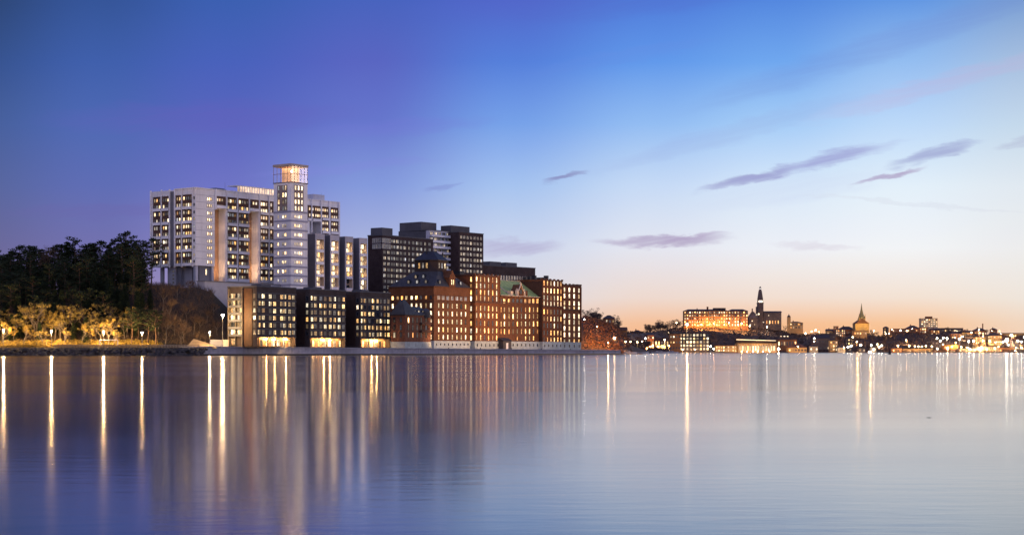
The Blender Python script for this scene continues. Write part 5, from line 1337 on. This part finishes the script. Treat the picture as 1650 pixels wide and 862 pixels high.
# --- far lamps
def pr(name, gm, h, hr, label, group):
    r = empty(name, (0,0,-500), label=label, cat='lamp', group=group); MB().tube([(0,0,-h),(0,0,0)], [.14,.09], 5).build('pole', metal, r)
    MB().lathe([(.05,-hr),(hr*.8,-hr*.6),(hr,0),(hr*.8,hr*.6),(.05,hr)], 8).build('bulb', gm, r); return r
LP = {'w': pr('street_lamp', FARW, 7, .55, 'warm street lamp glowing on the far shore', 'street lamps of the far shore'),
      'o': pr('street_lamp', FARO, 7, .55, 'orange street lamp glowing on the far shore', 'street lamps of the far shore'),
      'c': pr('street_lamp', FARC, 9, .6, 'white mast lamp glowing on the far shore', 'street lamps of the far shore')}
far = [(990,545,940,'w',1.,0),(993,547,945,'w',.7,0),(999,549,950,'w',.5,9000),(1003,549.5,960,'w',.5,0),(1008,550.5,960,'w',.5,7000),(1016,550.5,1000,'w',.5,0),(1027,551,1200,'w',.6,12000),
 (962,526,925,'o',.5,60000),(941.5,514.5,930,'c',.4,0),(980,552,912,'o',.5,26000),(1048,558,1880,'w',1.,0),(1071,547.5,1900,'w',1.2,60000),(1040,545,1850,'c',1.,50000),(1035,550,1800,'w',.8,30000),(1012,558,1300,'o',.7,30000),(1024,560,1400,'o',.7,40000),(1042,561,1500,'o',.8,50000),(1052,556,1700,'w',.8,30000),(1090,520,2200,'w',1.,0),(1107,522.5,2200,'w',2.6,160000),(1089,556,2050,'o',1.2,60000),(1060,558,1880,'o',1.2,50000),(1078,557,1900,'o',1.3,60000),
 (1145,558,2095,'c',1.2,20000),(1150,562,2095,'c',1.,0),(1120,563,2095,'w',1.,30000),(1100,563,2095,'w',1.,20000),(1236,526.5,2290,'c',1.3,20000),(1254.5,562,2080,'c',2.2,60000),(1175,520,2270,'w',1.,60000),(1150,521.5,2270,'o',1.2,90000),(1130,523,2270,'o',1.2,90000),(1195,521,2270,'w',1.1,60000),(1208,525,2300,'w',1.,20000),
 (1195,566,2085,'w',.8,30000),(1204,566.2,2085,'w',.8,0),(1213,566,2085,'w',.8,30000),(1221,566,2085,'w',.8,0),(1229,566.3,2085,'w',.8,30000),(1240,566,2085,'w',.8,20000),(1286,558,2100,'w',1.,30000),
 (1298,537,2300,'w',1.3,0),(1312,545,2150,'c',1.,0),(1312,550,2150,'w',.9,0),(1374,543,2250,'w',1.2,20000),(1360,560,2110,'w',1.1,20000),(1366,559,2110,'c',1.,0),(1370,558,2110,'c',1.1,10000),(1387,556,2110,'c',1.1,8000),(1404,556,2110,'c',1.1,8000),(1421,556.5,2110,'c',1.1,8000),(1400,567,2095,'c',.9,0),(1403.5,567,2095,'c',.9,0),(1408,563,2110,'c',1.3,9000),(1427,538,2300,'w',1.,0),(1408,533,2380,'c',1.1,0),(1437,531,2400,'w',1.,0),
 (1447,557,2130,'w',1.3,50000),(1465,557,2150,'w',1.4,40000),(1474,558,2150,'w',1.1,30000),(1480,558,2150,'w',1.,0),(1485.5,558,2150,'w',1.,20000),(1492,557.5,2150,'w',1.,0),(1501.5,558,2150,'w',1.1,20000),(1470,530,2400,'w',1.,0),(1461,533,2400,'w',1.1,0),(1451,532.5,2400,'c',.9,0),
 (1510,545,2280,'c',1.2,20000),(1515,549,2250,'c',1.4,20000),(1520,544.5,2280,'c',1.1,0),(1526,545,2280,'c',1.4,20000),(1527,561,2140,'w',2.2,60000),(1534,558.5,2140,'w',1.1,0),(1540,552,2200,'o',1.3,60000),(1546,546,2260,'c',1.7,30000),(1561,550,2220,'c',1.4,30000),(1569,549,2220,'c',1.6,30000),(1563,563,2150,'c',1.6,40000),(1549,559,2150,'w',1.1,20000),
 (1584,548.5,2230,'w',1.3,50000),(1595,549.5,2230,'w',1.3,50000),(1578,562,2150,'w',1.1,40000),(1590,563,2150,'w',1.,30000),(1603,561,2150,'w',1.1,40000),(1616,551,2200,'w',1.2,60000),(1622,548,2200,'c',3.2,180000),(1630,540,2300,'c',1.9,40000),(1640,549,2180,'c',1.4,20000),(1646,550.5,2180,'c',1.3,0),(1650,543,2300,'w',1.1,0)]
random.seed(77)
for _ in range(46):
    px = random.choice([random.uniform(1505, 1655), random.uniform(1560, 1655), random.uniform(1300, 1500)]); Y = random.uniform(2150, 2400)
    far.append((px, HY-(fground(px, Y)+random.uniform(3, 8)-CH)*F/Y, Y, random.choice('wwwoc'), random.uniform(.6, 1.1), random.choice([0, 0, 30000, 50000])))
usedl = set(); nearby = [(1107,'by the left end of the cliff top apartment house, the brightest there'),(1622,'at the right edge, brightest lamp of the far shore'),(1254.5,'at the waterline by the right end of the terminal hall'),(962,'on a tall mast on the slope behind the mill'),(980,'low at the foot of the slope, close beyond the mill end'),(1527,'low over the orange shed, large and glaring'),(1546,'high on the slope among the smaller lamps')]
for px, py, Y, k, sc, wt in far:
    p = at(px, Y, py); src = LP[k]
    if k in usedl: r = clone(src, p, 0, sc)
    else: r = src; r.location = p; r.scale = (sc,)*3; usedl.add(k)
    q = next((s for a, s in nearby if a == px), None)
    col_ = {'w':'warm','o':'orange','c':'white'}[k]
    if q: r['label'] = col_+' street lamp '+q; r['group'] = 'landmark lamps of the far shore'
    else:
        zone = ('in the row right of the mill slope' if px < 1031 else 'in the orange lit street before the far cliff' if px < 1094 else 'around the far cliff, church and terminal hall' if px < 1300 else 'in the town below the needle spire' if px < 1440 else 'over the long yellow waterfront building' if px < 1505 else 'on the slope among yellow lit houses near the right edge')
        r['label'] = col_+' street lamp glowing '+zone; r['group'] = 'lamps '+zone
    if px in (980, 1107):   # two unshaded lamps that shine straight out over the water
        l = bpy.data.lights.new('lamp_light', 'POINT'); l.energy = 3000 if px == 980 else 22000; l.color = (1,.60,.24); l.shadow_soft_size = .4
        o = bpy.data.objects.new('lamp_light', l); COL.objects.link(o); o.location = p+Vector((0,-1.5,0))
    if wt:      # shaded street lamps: they light the street and the houses behind, not the water
        l = bpy.data.lights.new('lamp_light', 'SPOT'); l.energy = min(wt, 80000)*(.8 if Y > 1400 else .35); l.color = {'w':(1,.56,.20),'o':(1,.42,.10),'c':(1,.72,.42)}[k]; l.shadow_soft_size = .4
        l.spot_size = R(150); l.spot_blend = .4
        o = bpy.data.objects.new('lamp_light', l); COL.objects.link(o); o.location = p+Vector((0,-4.,-1.0)); o.rotation_euler = (Vector((0,-.75,.65))).to_track_quat('Z','Y').to_euler()
# ------------------------------------------------------------------ boats, buoy, mooring post
hullm = mat('white_hull', (.62,.60,.60), .35, .06); cabm = mat('boat_cabin', (.5,.47,.46), .4, .1)
def boat(label, px, Y, L, yaw, cabin=True):
    r = empty('motor_boat', at(px, Y, z=0), R(yaw), label=label, cat='boat'); w = L*.15
    rings = []
    for f, k, zb in ((0,.85,.15),(.3,1.,0.),(.65,.9,.05),(.88,.5,.2),(1.,.04,.5)):
        x = L*(f-.5); hh = .9+.35*f; rings.append([(x,-w*k,hh),(x,-w*k*.7,zb-.25),(x,0,zb-.5),(x,w*k*.7,zb-.25),(x,w*k,hh)])
    MB().loft(rings).build('hull', hullm, r)
    if cabin:
        MB().loft([[(-L*.25,-w*.7,1.1),(L*.15,-w*.65,1.1),(L*.15,w*.65,1.1),(-L*.25,w*.7,1.1)],[(-L*.22,-w*.6,2.1),(L*.05,-w*.55,2.1),(L*.05,w*.55,2.1),(-L*.22,w*.6,2.1)]]).build('cabin', cabm, r)
        MB().box(-L*.2, L*.03, -w*.68, -w*.64, 1.4, 1.9).build('cabin_window', GLASS, r)
    return r
boat('white motor boat moored just beyond the right quay end', 1012, 930, 10, 8)
boat('long low white launch moored between the two cabin boats', 1030, 1080, 12, -4, False)
boat('white cabin boat moored below the orange street', 1064, 1420, 15, 5)
boat('small pale boat moored rightmost of the boats by the orange street', 1083, 1500, 11, 0)
r = empty('channel_buoy', at(1433.5, 900, z=0), label='dark spar buoy floating off the far waterfront', cat='buoy'); MB().lathe([(.1,-.5),(.75,-.3),(.75,.7),(.35,1.2),(.22,2.4),(.22,2.9),(.05,3.1)], 10).build('float', slate2, r); MB().lathe([(.3,2.3),(.45,2.6),(.3,2.9)], 8).build('topmark', mat('buoy_topmark', (.1,.03,.02), .6, .1), r)
r = empty('mooring_post', at(-3.5, 55, z=0), label='dark worn mooring post in the water at the left edge', cat='post'); MB().lathe([(.12,-1),(.13,0),(.12,.15),(.14,.27),(.09,.31)], 10).build('shaft', dark_st, r)
r = empty('driftwood', at(1497, 40.5, z=0), label='thin dark stick floating alone on the calm water at the right', cat='driftwood'); MB().tube([(-.07,0,-.002),(-.03,.01,.003),(.03,0,.004),(.07,.01,-.002)], [.003,.006,.005,.003], 6).build('stick', dark_st, r)
